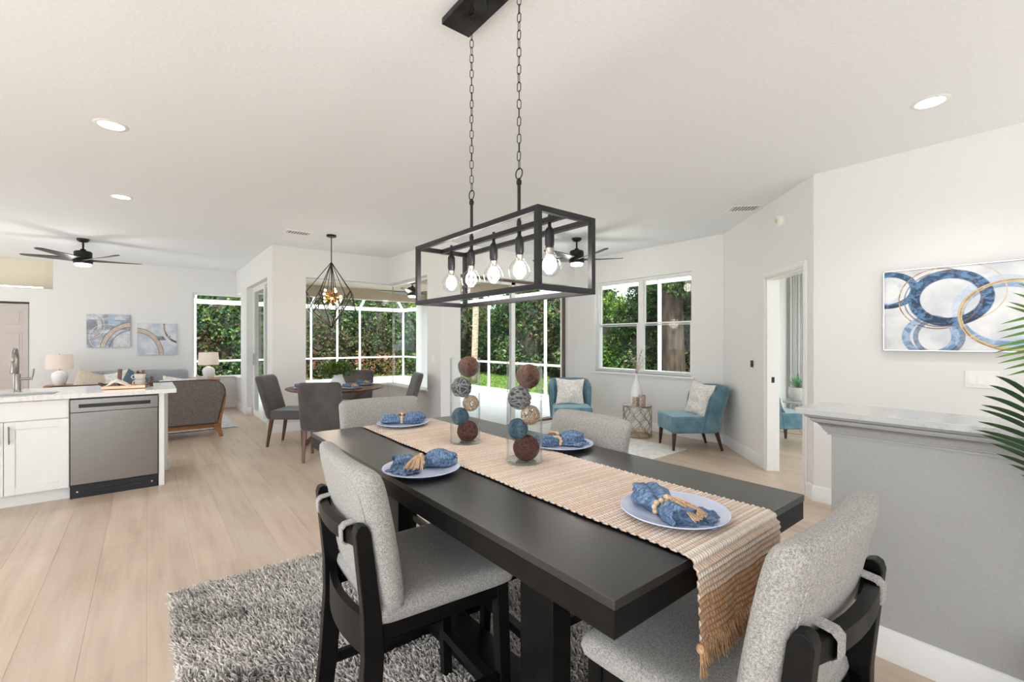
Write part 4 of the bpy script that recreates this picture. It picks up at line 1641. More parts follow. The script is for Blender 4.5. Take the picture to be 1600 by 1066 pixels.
# ================================================================== nook pendant
pd = thing('geometric_pendant', 'black wire geometric cage pendant with brass starburst over the round table', 'pendant light', (1.945, 6.32, 0), rad(12))
obj('canopy', MB().lathe([(0.001, 2.80), (0.062, 2.80), (0.062, 2.778), (0.055, 2.772), (0.001, 2.772)], 28), M_blackm, pd, smooth=40)
obj('rod', MB().tube([(0, 0, 2.775), (0, 0, 2.02)], 0.0065, 10), M_blackm, pd, smooth=40)
cg = MB()
nU = 5
top = Vector((0, 0, 2.435))
bot = Vector((0, 0, 1.545))
U = [Vector((0.315 * math.cos(2 * PI * k / nU), 0.315 * math.sin(2 * PI * k / nU), 2.03)) for k in range(nU)]
Lw = [Vector((0.315 * math.cos(2 * PI * (k + 0.5) / nU), 0.315 * math.sin(2 * PI * (k + 0.5) / nU), 1.775)) for k in range(nU)]
inn = [Vector((0.17 * math.cos(2 * PI * (k + 0.5) / nU), 0.17 * math.sin(2 * PI * (k + 0.5) / nU), 2.01)) for k in range(nU)]
in2 = [Vector((0.17 * math.cos(2 * PI * k / nU), 0.17 * math.sin(2 * PI * k / nU), 1.78)) for k in range(nU)]
for k in range(nU):
    k2 = (k + 1) % nU
    for p, q in ((top, U[k]), (U[k], Lw[k]), (U[k2], Lw[k]), (Lw[k], bot), (top, inn[k]), (inn[k], Lw[k]), (U[k], in2[k]), (in2[k], bot), (inn[k], in2[k]), (inn[k], in2[k2])):
        cg.tube([p, q], 0.0052, 6)
obj('cage', cg, M_blackm, pd, smooth=40)
lamp_light('pendant_light', (0, 0, 1.80), 7, (1, 0.85, 0.7), 0.12, pd)
hub = Vector((0, 0, 1.965))
obj('hub', MB().sphere(hub, 0.038, 16, 10).tube([(0, 0, 1.99), (0, 0, 2.05)], 0.012, 8), M_brass, pd, smooth=True)
dirs = []
for k in range(12):
    zz = 1 - (k + 0.5) * 2 / 12
    an = k * 2.399963
    rr = math.sqrt(1 - zz * zz)
    dirs.append(Vector((rr * math.cos(an), rr * math.sin(an), zz)))
blb = MB().sphere((0, 0, 0.118), 0.017, 12, 8, (1, 1, 1.15)).mesh('bulb', True)
arm = MB().lathe([(0.007, 0.03), (0.006, 0.06), (0.014, 0.068), (0.016, 0.095), (0.012, 0.100)], 10).mesh('arm', 40)
for d in dirs:
    e_ = d.to_track_quat('Z', 'Y').to_euler()
    link('arm', arm, M_brass, pd, hub, e_)
    link('bulb', blb, M_filw, pd, hub, e_)

# ================================================================== breakfast nook: round table, chairs
NX, NY = 1.97, 6.20
rt = thing('round_table', 'round dark walnut breakfast table on crossed legs by the corner window', 'table', (NX, NY, 0))
obj('tabletop', MB().lathe([(0.001, 0.725), (0.50, 0.725), (0.585, 0.735), (0.612, 0.748), (0.615, 0.756), (0.608, 0.76), (0.001, 0.76)], 64), M_walnut, rt, smooth=30)
for k in range(4):
    an = PI / 4 + k * PI / 2 + 0.35
    c_, s_ = math.cos(an), math.sin(an)
    lg_ = MB()
    lg_.bar((0.40 * c_, 0.40 * s_, 0.0), (-0.04 * c_, -0.04 * s_, 0.40), 0.05, 0.06)
    lg_.bar((-0.04 * c_, -0.04 * s_, 0.36), (0.38 * c_, 0.38 * s_, 0.725), 0.05, 0.06)
    obj('leg', lg_, M_walnut, rt, bevel=0.003)


def make_nook_chair(label):
    t = thing('parsons_chair', label, 'chair', group='charcoal upholstered chairs around the round table')
    sb_ = rbox(-0.18, 0.26, -0.225, 0.225, 0.355, 0.475, 0.02, 3)
    obj('seat', sb_, M_nook, t, smooth=40)
    bk = slab(0.46, 0.57, 0.085, n=6, m=8, rc=0.05, ex=14, puff=2.4)
    bk.v = [(-0.19 - (z + 0.285) * 0.30 + 0.10 * ((z + 0.285) / 0.57) ** 3 * 0.0 + y, x, z + 0.285 + 0.345 - y * 0.25) for x, y, z in bk.v]
    obj('backrest', bk, M_nook, t, smooth=True)
    for sx, sy in ((1, 1), (1, -1), (-1, 1), (-1, -1)):
        x = 0.225 if sx > 0 else -0.175
        obj('leg', MB().bar((x, sy * 0.19, 0.358), (x + (0.01 if sx > 0 else -0.055), sy * 0.195, 0), 0.042, 0.042, up=(1, 0, 0), taper=0.62), M_walnut, t, bevel=0.003)
    return t


nc = make_nook_chair('charcoal chair left of the round table, side turned to us')
chairs = [(-0.455, 0.37, None), (-0.325, -0.64, 'charcoal chair in front of the round table, back turned to us'),
          (0.44, 0.62, 'charcoal chair behind the round table, only its back top showing'),
          (0.72, -0.18, 'charcoal chair right of the round table, leaning profile below the window')]
for k, (dx_, dy_, lab) in enumerate(chairs):
    an = math.atan2(-dy_, -dx_)
    c_ = nc if k == 0 else copy_tree(nc, None, lab)
    c_.location = (NX + dx_, NY + dy_, 0)
    c_.rotation_euler = (0, 0, an)
for k, (a_, rr, lab) in enumerate(((rad(175), 0.40, 'left side of the round nook table'), (rad(-75), 0.36, 'front of the round nook table, mostly behind the chair back'), (rad(5), 0.40, 'right side of the round nook table'))):
    x, y = NX + rr * math.cos(a_), NY + rr * math.sin(a_)
    p_ = make_plate('pale plate at the ' + lab, 0.125, 'plates on the round nook table') if k == 0 else copy_tree(npl, None, 'pale plate at the ' + lab)
    if k == 0:
        npl = p_
    p_.location = (x, y, 0.76)
    n_ = make_napkin('blue napkin at the ' + lab, 31 + k, (0.7, -0.7), 'blue napkins on the round nook table')
    n_.location = (x, y, 0.766)
    n_.rotation_euler = (0, 0, rad(-40))


def leaf_cloud(name, parent, n, pos, size, cols, seed, mat=None, nrm=None, kind='stuff', asp=0.5):
    """many small bent leaves as one part; pos(rnd) -> point"""
    rs_ = np.random.RandomState(seed)
    rn = random.Random(seed)
    Pn = np.array([pos(rn) for _ in range(n)], np.float32)
    d = rs_.normal(size=(n, 3))
    d /= np.linalg.norm(d, axis=1)[:, None]
    up = rs_.normal(size=(n, 3))
    sd_ = np.cross(d, up)
    sd_ /= np.linalg.norm(sd_, axis=1)[:, None] + 1e-9
    nn_ = np.cross(sd_, d)
    L = size * rs_.uniform(0.6, 1.3, n)[:, None]
    W_ = L * asp / 2
    V = np.zeros((n, 4, 3), np.float32)
    V[:, 0] = Pn
    V[:, 1] = Pn + d * L * 0.5 + sd_ * W_ + nn_ * L * 0.08
    V[:, 2] = Pn + d * L
    V[:, 3] = Pn + d * L * 0.5 - sd_ * W_ + nn_ * L * 0.08
    me = bpy.data.meshes.new(name)
    me.vertices.add(n * 4)
    me.vertices.foreach_set('co', V.reshape(-1))
    b_ = (np.arange(n) * 4)[:, None]
    F_ = (b_[:, :, None] + np.array([[0, 1, 2], [0, 2, 3]])[None]).reshape(-1, 3).astype(np.int32)
    me.loops.add(F_.size)
    me.loops.foreach_set('vertex_index', F_.ravel())
    me.polygons.add(len(F_))
    me.polygons.foreach_set('loop_start', np.arange(0, F_.size, 3, dtype=np.int32))
    me.polygons.foreach_set('loop_total', np.full(len(F_), 3, np.int32))
    me.update(calc_edges=True)
    cl = np.array(cols)[rs_.randint(0, len(cols), n)] * rs_.uniform(0.7, 1.25, n)[:, None]
    cc_ = np.ones((n, 4, 4), np.float32)
    cc_[:, :, :3] = np.clip(cl, 0, 1)[:, None]
    at_ = me.color_attributes.new('col', 'FLOAT_COLOR', 'POINT')
    at_.data.foreach_set('color', cc_.ravel())
    if parent is None:
        return me
    o_ = link(name, me, mat or M_leaf, parent)
    if kind:
        o_['kind'] = kind
    return o_


vz = thing('potted_plant', 'white flared pot of green foliage with small red tips on the round table', 'plant', (NX + 0.04, NY + 0.05, 0.76))
obj('pot', MB().lathe([(0.001, 0.0), (0.085, 0.0), (0.105, 0.012), (0.10, 0.04), (0.068, 0.12), (0.055, 0.165), (0.050, 0.165), (0.060, 0.12), (0.001, 0.12)], 32), M_ceram, vz, smooth=40)
sm = MB()
rn = random.Random(8)
for k in range(34):
    an, el = rn.uniform(0, 2 * PI), rn.uniform(0.25, 1.3)
    d = Vector((math.cos(an) * math.cos(el), math.sin(an) * math.cos(el), math.sin(el)))
    sm.tube([(0, 0, 0.13), Vector((0, 0, 0.15)) + d * 0.09, Vector((0, 0, 0.15)) + d * rn.uniform(0.15, 0.24) * (1.15 - 0.3 * math.sin(el))], 0.0016, 4)
obj('stems', sm, simple('green_stem', (0.05, 0.10, 0.02, 1), 0.6), vz)


def posn(r):
    an, el = r.uniform(0, 2 * PI), r.uniform(-0.05, 1.4)
    q = r.uniform(0.05, 0.215) * (1.1 - 0.35 * math.sin(el))
    return (q * 1.15 * math.cos(an) * math.cos(el), q * 1.15 * math.sin(an) * math.cos(el), 0.17 + q * math.sin(el))


leaf_cloud('foliage', vz, 1300, posn, 0.042, [(0.05, 0.15, 0.03), (0.09, 0.22, 0.05), (0.03, 0.09, 0.02), (0.20, 0.24, 0.04), (0.16, 0.10, 0.03)], 12)


# ================================================================== kitchen peninsula
KY = 5.47
dw = thing('dishwasher', 'stainless steel dishwasher with black recessed handle slot under the counter', 'dishwasher', (-0.2165, KY, 0))
obj('body', MB().box(-0.3, 0.3, 0.0, 0.56, 0.10, 0.868), M_dark, dw)
obj('door_panel', rbox(-0.298, 0.298, -0.025, 0.0, 0.118, 0.745, 0.004, 2), M_steel, dw, smooth=30)
cp = MB()
cp.box(-0.298, 0.298, -0.025, 0, 0.818, 0.858)
cp.box(-0.298, -0.245, -0.025, 0, 0.786, 0.818)
cp.box(0.245, 0.298, -0.025, 0, 0.786, 0.818)
cp.box(-0.298, 0.298, -0.025, 0, 0.750, 0.786)
obj('control_strip', cp, M_steel, dw)
obj('handle_slot', MB().box(-0.245, 0.245, -0.012, 0, 0.786, 0.818), M_dark, dw)
obj('door_rim', MB().box(-0.304, 0.304, -0.006, 0.004, 0.10, 0.872), M_dark, dw)
kp = MB()
kp.box(-0.302, 0.302, -0.012, 0.02, 0.0, 0.105)
kp.box(-0.22, 0.18, -0.022, -0.012, 0.045, 0.062)
kp.box(-0.22, 0.18, -0.018, -0.012, 0.066, 0.085)
ko = obj('kick_plate', kp, M_dark, dw, bevel=0.002)
for x in (-0.255, 0.255):
    obj('screw', MB().tube([(x, -0.016, 0.055), (x, -0.012, 0.055)], 0.007, 10), M_chrome, ko)

sk = thing('sink_cabinet', 'white shaker sink base cabinet left of the dishwasher', 'cabinet', (-0.905, KY, 0))
cbm = MB()
cbm.box(-0.385, 0.385, 0.0, 0.575, 0.10, 0.700)
cbm.box(-0.385, 0.385, 0.0, 0.025, 0.70, 0.874)
obj('carcass', cbm, M_cab, sk)
obj('false_front', rbox(-0.383, 0.3815, -0.02, 0.0, 0.712, 0.866, 0.002, 2), M_cab, sk, smooth=30)
for (p, q, hx_) in ((0.002, 0.3815, 0.032), (-0.383, -0.002, -0.032)):
    dm = MB()
    zz0, zz1, st_ = 0.108, 0.705, 0.062
    dm.box(p, p + st_, -0.02, 0, zz0, zz1)
    dm.box(q - st_, q, -0.02, 0, zz0, zz1)
    dm.box(p + st_, q - st_, -0.02, 0, zz0, zz0 + st_)
    dm.box(p + st_, q - st_, -0.02, 0, zz1 - st_, zz1)
    dm.box(p + st_, q - st_, -0.011, 0, zz0 + st_, zz1 - st_)
    d_ = obj('door', dm, M_cab, sk, bevel=0.0015)
    hd = MB().tube([(hx_ - (0.002 if hx_ < 0 else -0.002), -0.045, 0.53), (hx_, -0.045, 0.675)], 0.0045, 10)
    for z_ in (0.55, 0.655):
        hd.tube([(hx_, -0.045, z_), (hx_, -0.019, z_)], 0.004, 8)
    obj('handle', hd, simple('dark_nickel', (0.20, 0.19, 0.18, 1), 0.3, metal=1.0), d_, smooth=40)
obj('toe_kick', MB().box(-0.385, 0.385, 0.045, 0.06, 0, 0.10), M_cab, sk)
bc = thing('base_cabinet', 'white shaker base cabinet at the left picture edge beyond the sink cabinet', 'cabinet', (-1.60, KY, 0))
obj('carcass', MB().box(-0.30, 0.30, 0, 0.575, 0.10, 0.874), M_cab, bc)
obj('door', rbox(-0.298, 0.298, -0.02, 0, 0.108, 0.705, 0.002, 2), M_cab, bc, smooth=30)
obj('drawer', rbox(-0.298, 0.298, -0.02, 0, 0.712, 0.866, 0.002, 2), M_cab, bc, smooth=30)
obj('toe_kick', MB().box(-0.30, 0.30, 0.045, 0.06, 0, 0.10), M_cab, bc)

ep = thing('peninsula_end', 'white end panel and knee wall closing the peninsula right of the dishwasher', 'cabinet', (0, 0, 0))
obj('side_panel', MB().box(0.089, 0.131, KY - 0.012, 6.06, 0, 0.874), M_cab, ep, bevel=0.002)
obj('knee_wall', MB().box(-2.0, 0.175, 6.06, 6.18, 0, 0.874), M_wall, ep)
km = MB()
crown(km, [(-2.0, 6.18), (0.175, 6.18), (0.175, 6.06), (0.131, 6.06)][::-1][::-1][::1], base_prof, 0)
km2 = MB()
crown(km2, [(0.175, 6.18), (0.175, 6.06), (0.131, 6.06)], base_prof, 0)
# outward side faces +X / -Y, so travel order is back to front
km3 = MB()
for (p, q, r, s_) in ((0.175, 0.190, 6.045, 6.195), (0.131, 0.175, 6.045, 6.06), (-2.0, 0.175, 6.18, 6.195)):
    km3.box(p, q, r, s_, 0, 0.125)
obj('skirting', km3, M_trim, ep, bevel=0.004)

ct = thing('countertop', 'white quartz countertop with soft tan veins on the kitchen peninsula', 'countertop', (0, 0, 0))
SX0, SX1, SY0, SY1 = -1.27, -0.615, 5.505, 5.86
cm_ = MB()
Z0, Z1 = 0.876, 0.914
bm = bmesh.new()
for (x0, x1, y0, y1) in ((-2.2, SX0, 5.415, 6.31), (SX1, 0.222, 5.415, 6.31), (SX0, SX1, 5.415, SY0), (SX0, SX1, SY1, 6.31)):
    cm_.box(x0, x1, y0, y1, Z0, Z1)
obj('slab', cm_, M_quartz, ct)
snk = thing('kitchen_sink', 'grey undermount basin set into the quartz peninsula', 'sink', (0, 0, 0))
sm_ = MB()
sm_.box(SX0 - 0.002, SX1 + 0.002, SY0 - 0.002, SY1 + 0.002, 0.712, 0.718)
for (x0, x1, y0, y1) in ((SX0 - 0.002, SX0 + 0.004, SY0, SY1), (SX1 - 0.004, SX1 + 0.002, SY0, SY1), (SX0, SX1, SY0 - 0.002, SY0 + 0.004), (SX0, SX1, SY1 - 0.004, SY1 + 0.002)):
    sm_.box(x0, x1, y0, y1, 0.718, 0.905)
obj('basin', sm_, simple('sink_grey', (0.55, 0.55, 0.54, 1), 0.3), snk)
fc = thing('faucet', 'brushed nickel gooseneck pull-down faucet behind the sink', 'faucet', (-0.905, 5.955, 0.914))
pts = [(0, 0, 0.02), (0, 0, 0.29)]
for k in range(1, 13):
    an = PI * k / 12
    pts.append((0, -0.085 + 0.085 * math.cos(an), 0.29 + 0.095 * math.sin(an)))
pts.append((0, -0.172, 0.26))
obj('neck', MB().tube(pts, 0.0125, 14), M_nickel, fc, smooth=True)
obj('spray_head', MB().tube([(0, -0.171, 0.27), (0, -0.174, 0.25), (0, -0.182, 0.185), (0, -0.184, 0.175)], [0.0135, 0.016, 0.0195, 0.017], 16), M_nickel, fc, smooth=40)
obj('body', MB().lathe([(0.001, 0), (0.027, 0), (0.027, 0.006), (0.0235, 0.010), (0.0235, 0.155), (0.020, 0.160), (0.001, 0.160)], 24), M_nickel, fc, smooth=40)
obj('lever', MB().tube([(0.02, 0, 0.115), (0.095, 0, 0.115)], 0.0125, 14).tube([(0.088, 0, 0.115), (0.098, -0.004, 0.16), (0.103, -0.006, 0.205)], [0.010, 0.0085, 0.008], 10), M_nickel, fc, smooth=40)

tr = thing('serving_tray', 'rose gold tray with dark handles on the peninsula counter', 'tray', (-0.155, 5.77, 0.914), rad(-8))
obj('base', rbox(-0.16, 0.16, -0.105, 0.105, 0.003, 0.012, 0.003, 2), M_rose, tr, smooth=30)
tm = MB()
for p in ((-0.16, 0.16, -0.108, -0.100), (-0.16, 0.16, 0.100, 0.108)):
    tm.box(p[0], p[1], p[2], p[3], 0.004, 0.032)
for s_ in (-1, 1):
    tm.box(s_ * 0.156 - 0.004, s_ * 0.156 + 0.004, -0.105, 0.105, 0.004, 0.030)
obj('rim', tm, M_rose, tr, bevel=0.002)
for s_ in (-1, 1):
    obj('handle', MB().tube([(s_ * 0.158, -0.05, 0.028), (s_ * 0.190, -0.045, 0.050), (s_ * 0.200, 0, 0.056), (s_ * 0.190, 0.045, 0.050), (s_ * 0.158, 0.05, 0.028)], 0.0075, 8), M_dwood, tr, smooth=True)
tagp = lambda o_, l_, c_: tag(o_, l_, c_)
pt_ = thing('folded_towel', 'cream tented cloth lying on the rose gold tray', 'towel', (-0.215, 5.74, 0.926), rad(-8))
tv = MB()
for i in range(9):
    for j in range(7):
        u, v_ = i / 8 * 2 - 1, j / 6 * 2 - 1
        z_ = 0.088 * max(0, 1 - (abs(u) ** 1.1)) * (1 - 0.35 * abs(v_)) + 0.006 + 0.004 * math.sin(u * 9 + v_ * 4)
        tv.v.append((u * 0.105, v_ * 0.075, max(0.004, z_)))
for i in range(8):
    for j in range(6):
        tv.f.append((i * 7 + j, (i + 1) * 7 + j, (i + 1) * 7 + j + 1, i * 7 + j + 1))
to = obj('cloth', tv, M_linen if False else simple('cream_cloth', (0.78, 0.70, 0.62, 1), 0.9, nscale=90, namt=0.06), pt_, smooth=True)
md = to.modifiers.new('thick', 'SOLIDIFY')
md.thickness = 0.006
wb = thing('wooden_brush', 'upright brown wooden paddle stuck in the tray cloth', 'kitchen tool', (-0.205, 5.735, 0.945), rot=(rad(3), rad(4), rad(-20)))
obj('blade', rbox(-0.016, 0.016, -0.006, 0.006, 0.03, 0.158, 0.003, 2), M_dwood, wb, smooth=30)
obj('grip', rbox(-0.009, 0.009, -0.005, 0.005, -0.012, 0.035, 0.003, 2), M_dwood, wb, smooth=30)


def mug(label, x, y, z, rz, r=0.042, h=0.058):
    t = thing('mug', label, 'mug', (x, y, z), rz, 'stacked cream mugs on the tray')
    obj('cup', MB().lathe([(0.001, 0), (r * 0.72, 0), (r * 0.8, 0.004), (r * 0.95, h * 0.45), (r, h), (r - 0.003, h), (r * 0.92, h * 0.45), (r * 0.7, 0.006), (0.001, 0.006)], 24), simple('cream_stoneware', (0.74, 0.68, 0.62, 1), 0.35, nscale=40, namt=0.05), t, smooth=40)
    obj('handle', MB().tube([(-r * 0.93, 0, h * 0.82), (-r * 1.4, 0, h * 0.80), (-r * 1.55, 0, h * 0.5), (-r * 1.3, 0, h * 0.22), (-r * 0.88, 0, h * 0.25)], 0.0042, 8), bpy.data.materials['cream_stoneware'], t, smooth=True)
    return t


mug('lower cream mug of the stack on the tray', -0.052, 5.815, 0.926, 0.6, 0.044, 0.062)
mug('upper cream mug of the stack on the tray', -0.052, 5.815, 0.988, 0.4, 0.046, 0.058)
ck = thing('cookie_bag', 'tan and brown wrapped treats heaped in the upper mug', 'food', (-0.052, 5.815, 1.035))
rn = random.Random(4)
for k in range(9):
    an = k * 0.7
    obj('piece', rbox(-0.020, 0.020, -0.012, 0.012, -0.006, 0.008, 0.003, 1).xf(Matrix.Translation((0.026 * math.cos(an), 0.026 * math.sin(an), 0.014 + 0.003 * k)) @ Matrix.Rotation(rn.uniform(0, 6), 4, 'Z') @ Matrix.Rotation(rn.uniform(-0.8, 0.8), 4, 'X')), M_shelltan if k % 2 else M_dwood, ck)
wbk = thing('wooden_block', 'small dark brown wooden block beside the mugs', 'ornament', (0.035, 5.86, 0.914), 0.4)
obj('block', rbox(-0.014, 0.014, -0.012, 0.012, 0, 0.098, 0.003, 2), M_dwood, wbk, smooth=30)
spn = thing('small_plate', 'thin tan dish on the counter at the left picture edge', 'plate', (-1.16, 6.15, 0.914))
obj('dish', MB().lathe([(0.001, 0.004), (0.06, 0.004), (0.095, 0.014), (0.096, 0.017), (0.06, 0.008), (0.001, 0.008)], 32), M_linen, spn, smooth=40)

# niche strip light
tag(obj('strip_light', MB().box(-3.2, -1.37, 10.955, 10.975, 2.262, 2.278), M_strip), 'thin warm strip light along the ledge of the wall niche', 'strip light')
# ================================================================== family room
LX0, LX1 = -1.00, 0.80
sf = thing('loveseat', 'grey woven loveseat with teak frame, its back turned to us behind the counter', 'sofa', (0, 7.74, 0))
poly = [(LX0, 0.20), (LX1 - 0.01, 0.20), (LX1 + 0.005, 0.26), (LX1 + 0.06, 0.52), (LX1 + 0.088, 0.62), (LX1 + 0.082, 0.68), (LX1 + 0.055, 0.745), (LX1 + 0.005, 0.79), (LX1 - 0.05, 0.812), (LX1 - 0.14, 0.822),
        (LX0 + 0.14, 0.822), (LX0 + 0.05, 0.812), (LX0 - 0.005, 0.79), (LX0 - 0.055, 0.745), (LX0 - 0.082, 0.68), (LX0 - 0.088, 0.62), (LX0 - 0.06, 0.52), (LX0 - 0.005, 0.26)]
bk = MB().prism(poly, -0.03, 0.09, 'y')
obj('backrest', bk, M_sofag, sf, bevel=0.02, seg=3)
obj('piping', MB().tube([(x, -0.029, z) for x, z in poly], 0.006, 6, closed=True), simple('dark_piping', (0.06, 0.055, 0.055, 1), 0.8), sf, smooth=True)
obj('seat_cushion', rbox(LX0 + 0.02, LX1 - 0.02, 0.08, 0.70, 0.27, 0.43, 0.04, 3), M_sofag, sf, smooth=40)
obj('back_rail', MB().box(LX0 + 0.01, LX1 - 0.02, -0.005, 0.035, 0.135, 0.20), M_sofawood, sf, bevel=0.003)
obj('seat_rail', MB().box(LX0 + 0.01, LX1 - 0.02, 0.035, 0.70, 0.19, 0.27), M_sofawood, sf, bevel=0.003)
for s_ in (1, -1):
    xm = (LX0 + LX1) / 2
    X = lambda x: xm + s_ * (x - xm)
    e = LX1
    pl_ = [(e - 0.055, 0.20), (e - 0.055, 0.145), (e + 0.02, 0.0), (e + 0.06, 0.0), (e + 0.035, 0.15), (e + 0.045, 0.26), (e + 0.085, 0.48), (e + 0.10, 0.60), (e + 0.075, 0.60), (e + 0.045, 0.45), (e + 0.0, 0.26)]
    obj('leg', MB().prism([(X(x), z) for x, z in pl_], -0.025, 0.022, 'y'), M_sofawood, sf, bevel=0.003)
    obj('leg', MB().prism([(X(x), z) for x, z in pl_[:8] if z < 0.3] + [(X(e), 0.27)], 0.63, 0.67, 'y'), M_sofawood, sf, bevel=0.003)
    obj('armrest', MB().prism([(-0.02, 0.57), (0.68, 0.55), (0.68, 0.58), (-0.02, 0.60)], X(e + 0.04), X(e + 0.095), 'x'), M_sofawood, sf, bevel=0.004)
    obj('arm_post', MB().box(min(X(e + 0.05), X(e + 0.085)), max(X(e + 0.05), X(e + 0.085)), 0.63, 0.665, 0.25, 0.56), M_sofawood, sf, bevel=0.002)


def pillow(name, label, loc, rot, W_, H_, T_, mat, seed=0, grp=None, wob=0.02):
    t = thing(name, label, 'pillow', loc, rot=rot, group=grp)
    p = slab(W_, H_, T_, n=8, m=8, ex=2.2, puff=1.7, wob=wob, seed=seed)
    for i, (x, y, z) in enumerate(p.v):
        a_, b_ = abs(x) / (W_ / 2), abs(z) / (H_ / 2)
        k = 1 + 0.07 * (a_ * b_) ** 2 - 0.06 * (1 - a_ * b_) * max(a_, b_) ** 4
        p.v[i] = (x * k, y, z * k)
    obj('cover', p, mat, t, smooth=True)
    return t


pillow('throw_pillow', 'cream patterned pillow poking above the right end of the loveseat back', (0.36, 7.95, 0.655), (rad(-14), rad(8), rad(5)), 0.40, 0.40, 0.12, M_shag, 3)
pillow('throw_pillow', 'tan tasselled pillow above the loveseat back next to the table lamp', (0.66, 7.98, 0.665), (rad(-14), rad(22), rad(10)), 0.33, 0.33, 0.11, M_linen, 4)
th = thing('knit_throw', 'cream knitted throw folded over the loveseat back', 'blanket', (0.30, 7.80, 0.815))
tm = MB()
for i in range(13):
    for j in range(11):
        u, v_ = i / 12 * 2 - 1, j / 10 * 2 - 1
        y = v_ * 0.075
        z = 0.016 + 0.010 * mnoise.noise(Vector((u * 4, v_ * 3, 0))) - (abs(v_) ** 3) * 0.05
        if v_ < -0.7:
            z += 0.02
        tm.v.append((u * 0.17, y + 0.04, z))
for i in range(12):
    for j in range(10):
        tm.f.append((i * 11 + j, (i + 1) * 11 + j, (i + 1) * 11 + j + 1, i * 11 + j + 1))
o_ = obj('cloth', tm, M_shag, th, smooth=True)
o_.modifiers.new('t', 'SOLIDIFY').thickness = 0.012

fs_ = thing('sofa', 'blue grey sofa against the far wall under the two canvases', 'sofa', (-0.13, 10.40, 0))
obj('backrest', slab(1.50, 0.52, 0.22, n=10, m=6, rc=0.08, ex=10, puff=2.2).xf(Matrix.Translation((0, 0.22, 0.585)) @ Matrix.Rotation(rad(-6), 4, 'X')), M_sofab, fs_, smooth=True)
obj('seat_cushion', rbox(-0.74, 0.74, -0.42, 0.22, 0.24, 0.43, 0.04, 3), M_sofab, fs_, smooth=40)
for x in (-0.74, 0.74):
    obj('armrest', rbox(x - 0.07, x + 0.07, -0.42, 0.24, 0.16, 0.60, 0.03, 3), M_sofab, fs_, smooth=40)
for x in (-0.68, 0.68):
    for y in (-0.36, 0.2):
        obj('leg', MB().bar((x, y, 0.24), (x * 1.03, y, 0.0), 0.04, 0.04, up=(0, 1, 0), taper=0.6), M_sofawood, fs_)
pillow('throw_pillow', 'plain beige pillow on the far sofa, nearest the left lamp', (-0.72, 10.28, 0.62), (rad(-14), rad(20), rad(10)), 0.46, 0.46, 0.15, M_linen, 5)
pillow('throw_pillow', 'grey and cream pillow beside the beige one on the far sofa', (-0.40, 10.30, 0.63), (rad(-14), rad(-14), rad(-6)), 0.42, 0.42, 0.14, M_stripe, 6)
pillow('throw_pillow', 'slate blue pillow on the far sofa behind the mugs', (-0.17, 10.25, 0.62), (rad(-14), rad(30), rad(0)), 0.38, 0.38, 0.13, M_navy, 7)


def end_table(label, x, y, h=0.645):
    t = thing('end_table', label, 'side table', (x, y, 0), group='end tables beside the far sofa')
    obj('top', rbox(-0.17, 0.17, -0.17, 0.17, h - 0.025, h, 0.004, 2), M_sofawood, t, smooth=30)
    for sx in (-1, 1):
        for sy in (-1, 1):
            obj('leg', MB().bar((sx * 0.14, sy * 0.14, h - 0.02), (sx * 0.155, sy * 0.155, 0), 0.035, 0.035, up=(0, 1, 0), taper=0.6), M_sofawood, t)
    return t


def table_lamp(label, x, y, z):
    t = thing('table_lamp', label, 'lamp', (x, y, z), group='white ceramic lamps in the family room')
    obj('base', MB().lathe([(0.001, 0), (0.062, 0), (0.070, 0.01), (0.092, 0.07), (0.105, 0.13), (0.104, 0.165), (0.090, 0.20), (0.060, 0.222), (0.035, 0.232), (0.030, 0.245), (0.001, 0.245)], 32), M_ceram, t, smooth=40)
    obj('neck', MB().tube([(0, 0, 0.24), (0, 0, 0.30)], 0.012, 10), M_brass, t, smooth=40)
    obj('shade', MB().lathe([(0.172, 0.268), (0.160, 0.505), (0.157, 0.505), (0.169, 0.268)], 40, closed=True), M_shade, t, smooth=40)
    obj('bulb', MB().sphere((0, 0, 0.37), 0.032, 12, 8), M_lbulb, t, smooth=True)
    obj('finial', MB().tube([(0, 0, 0.49), (0, 0, 0.515)], 0.006, 8), M_nickel, t, smooth=True)
    obj('spider', MB().tube([(-0.158, 0, 0.495), (0.158, 0, 0.495)], 0.002, 6).tube([(0, -0.158, 0.495), (0, 0.158, 0.495)], 0.002, 6), M_nickel, t)
    return t


a = NT('lamp_shade_linen')
tl = a.n('ShaderNodeBsdfTranslucent')
tl.inputs['Color'].default_value = (0.90, 0.86, 0.82, 1)
df = a.n('ShaderNodeBsdfDiffuse')
df.inputs['Color'].default_value = (0.88, 0.84, 0.80, 1)
mx = a.n('ShaderNodeMixShader')
mx.inputs[0].default_value = 0.45
a.l(df.outputs[0], mx.inputs[1])
a.l(tl.outputs[0], mx.inputs[2])
a.l(mx.outputs[0], a.out.inputs['Surface'])
M_shade = a.m
M_lbulb = emis('lamp_bulb', (1, 0.66, 0.48, 1), 9)
end_table('square wooden end table under the left lamp, mostly behind the counter', -1.12, 10.5)
end_table('square wooden end table under the lamp in front of the far window', 0.93, 10.45)
table_lamp('white ceramic lamp with linen shade left of the far sofa', -1.12, 10.5, 0.645)
table_lamp('white ceramic lamp with linen shade in front of the far window', 0.93, 10.5, 0.645)
fr_ = thing('area_rug', 'pale grey rug edge showing right of the loveseat', 'rug', (-0.4, 9.1, 0))
obj('pile', MB().box(-1.3, 1.54, -0.72, 0.95, 0.001, 0.012), M_rug3, fr_, bevel=0.003)


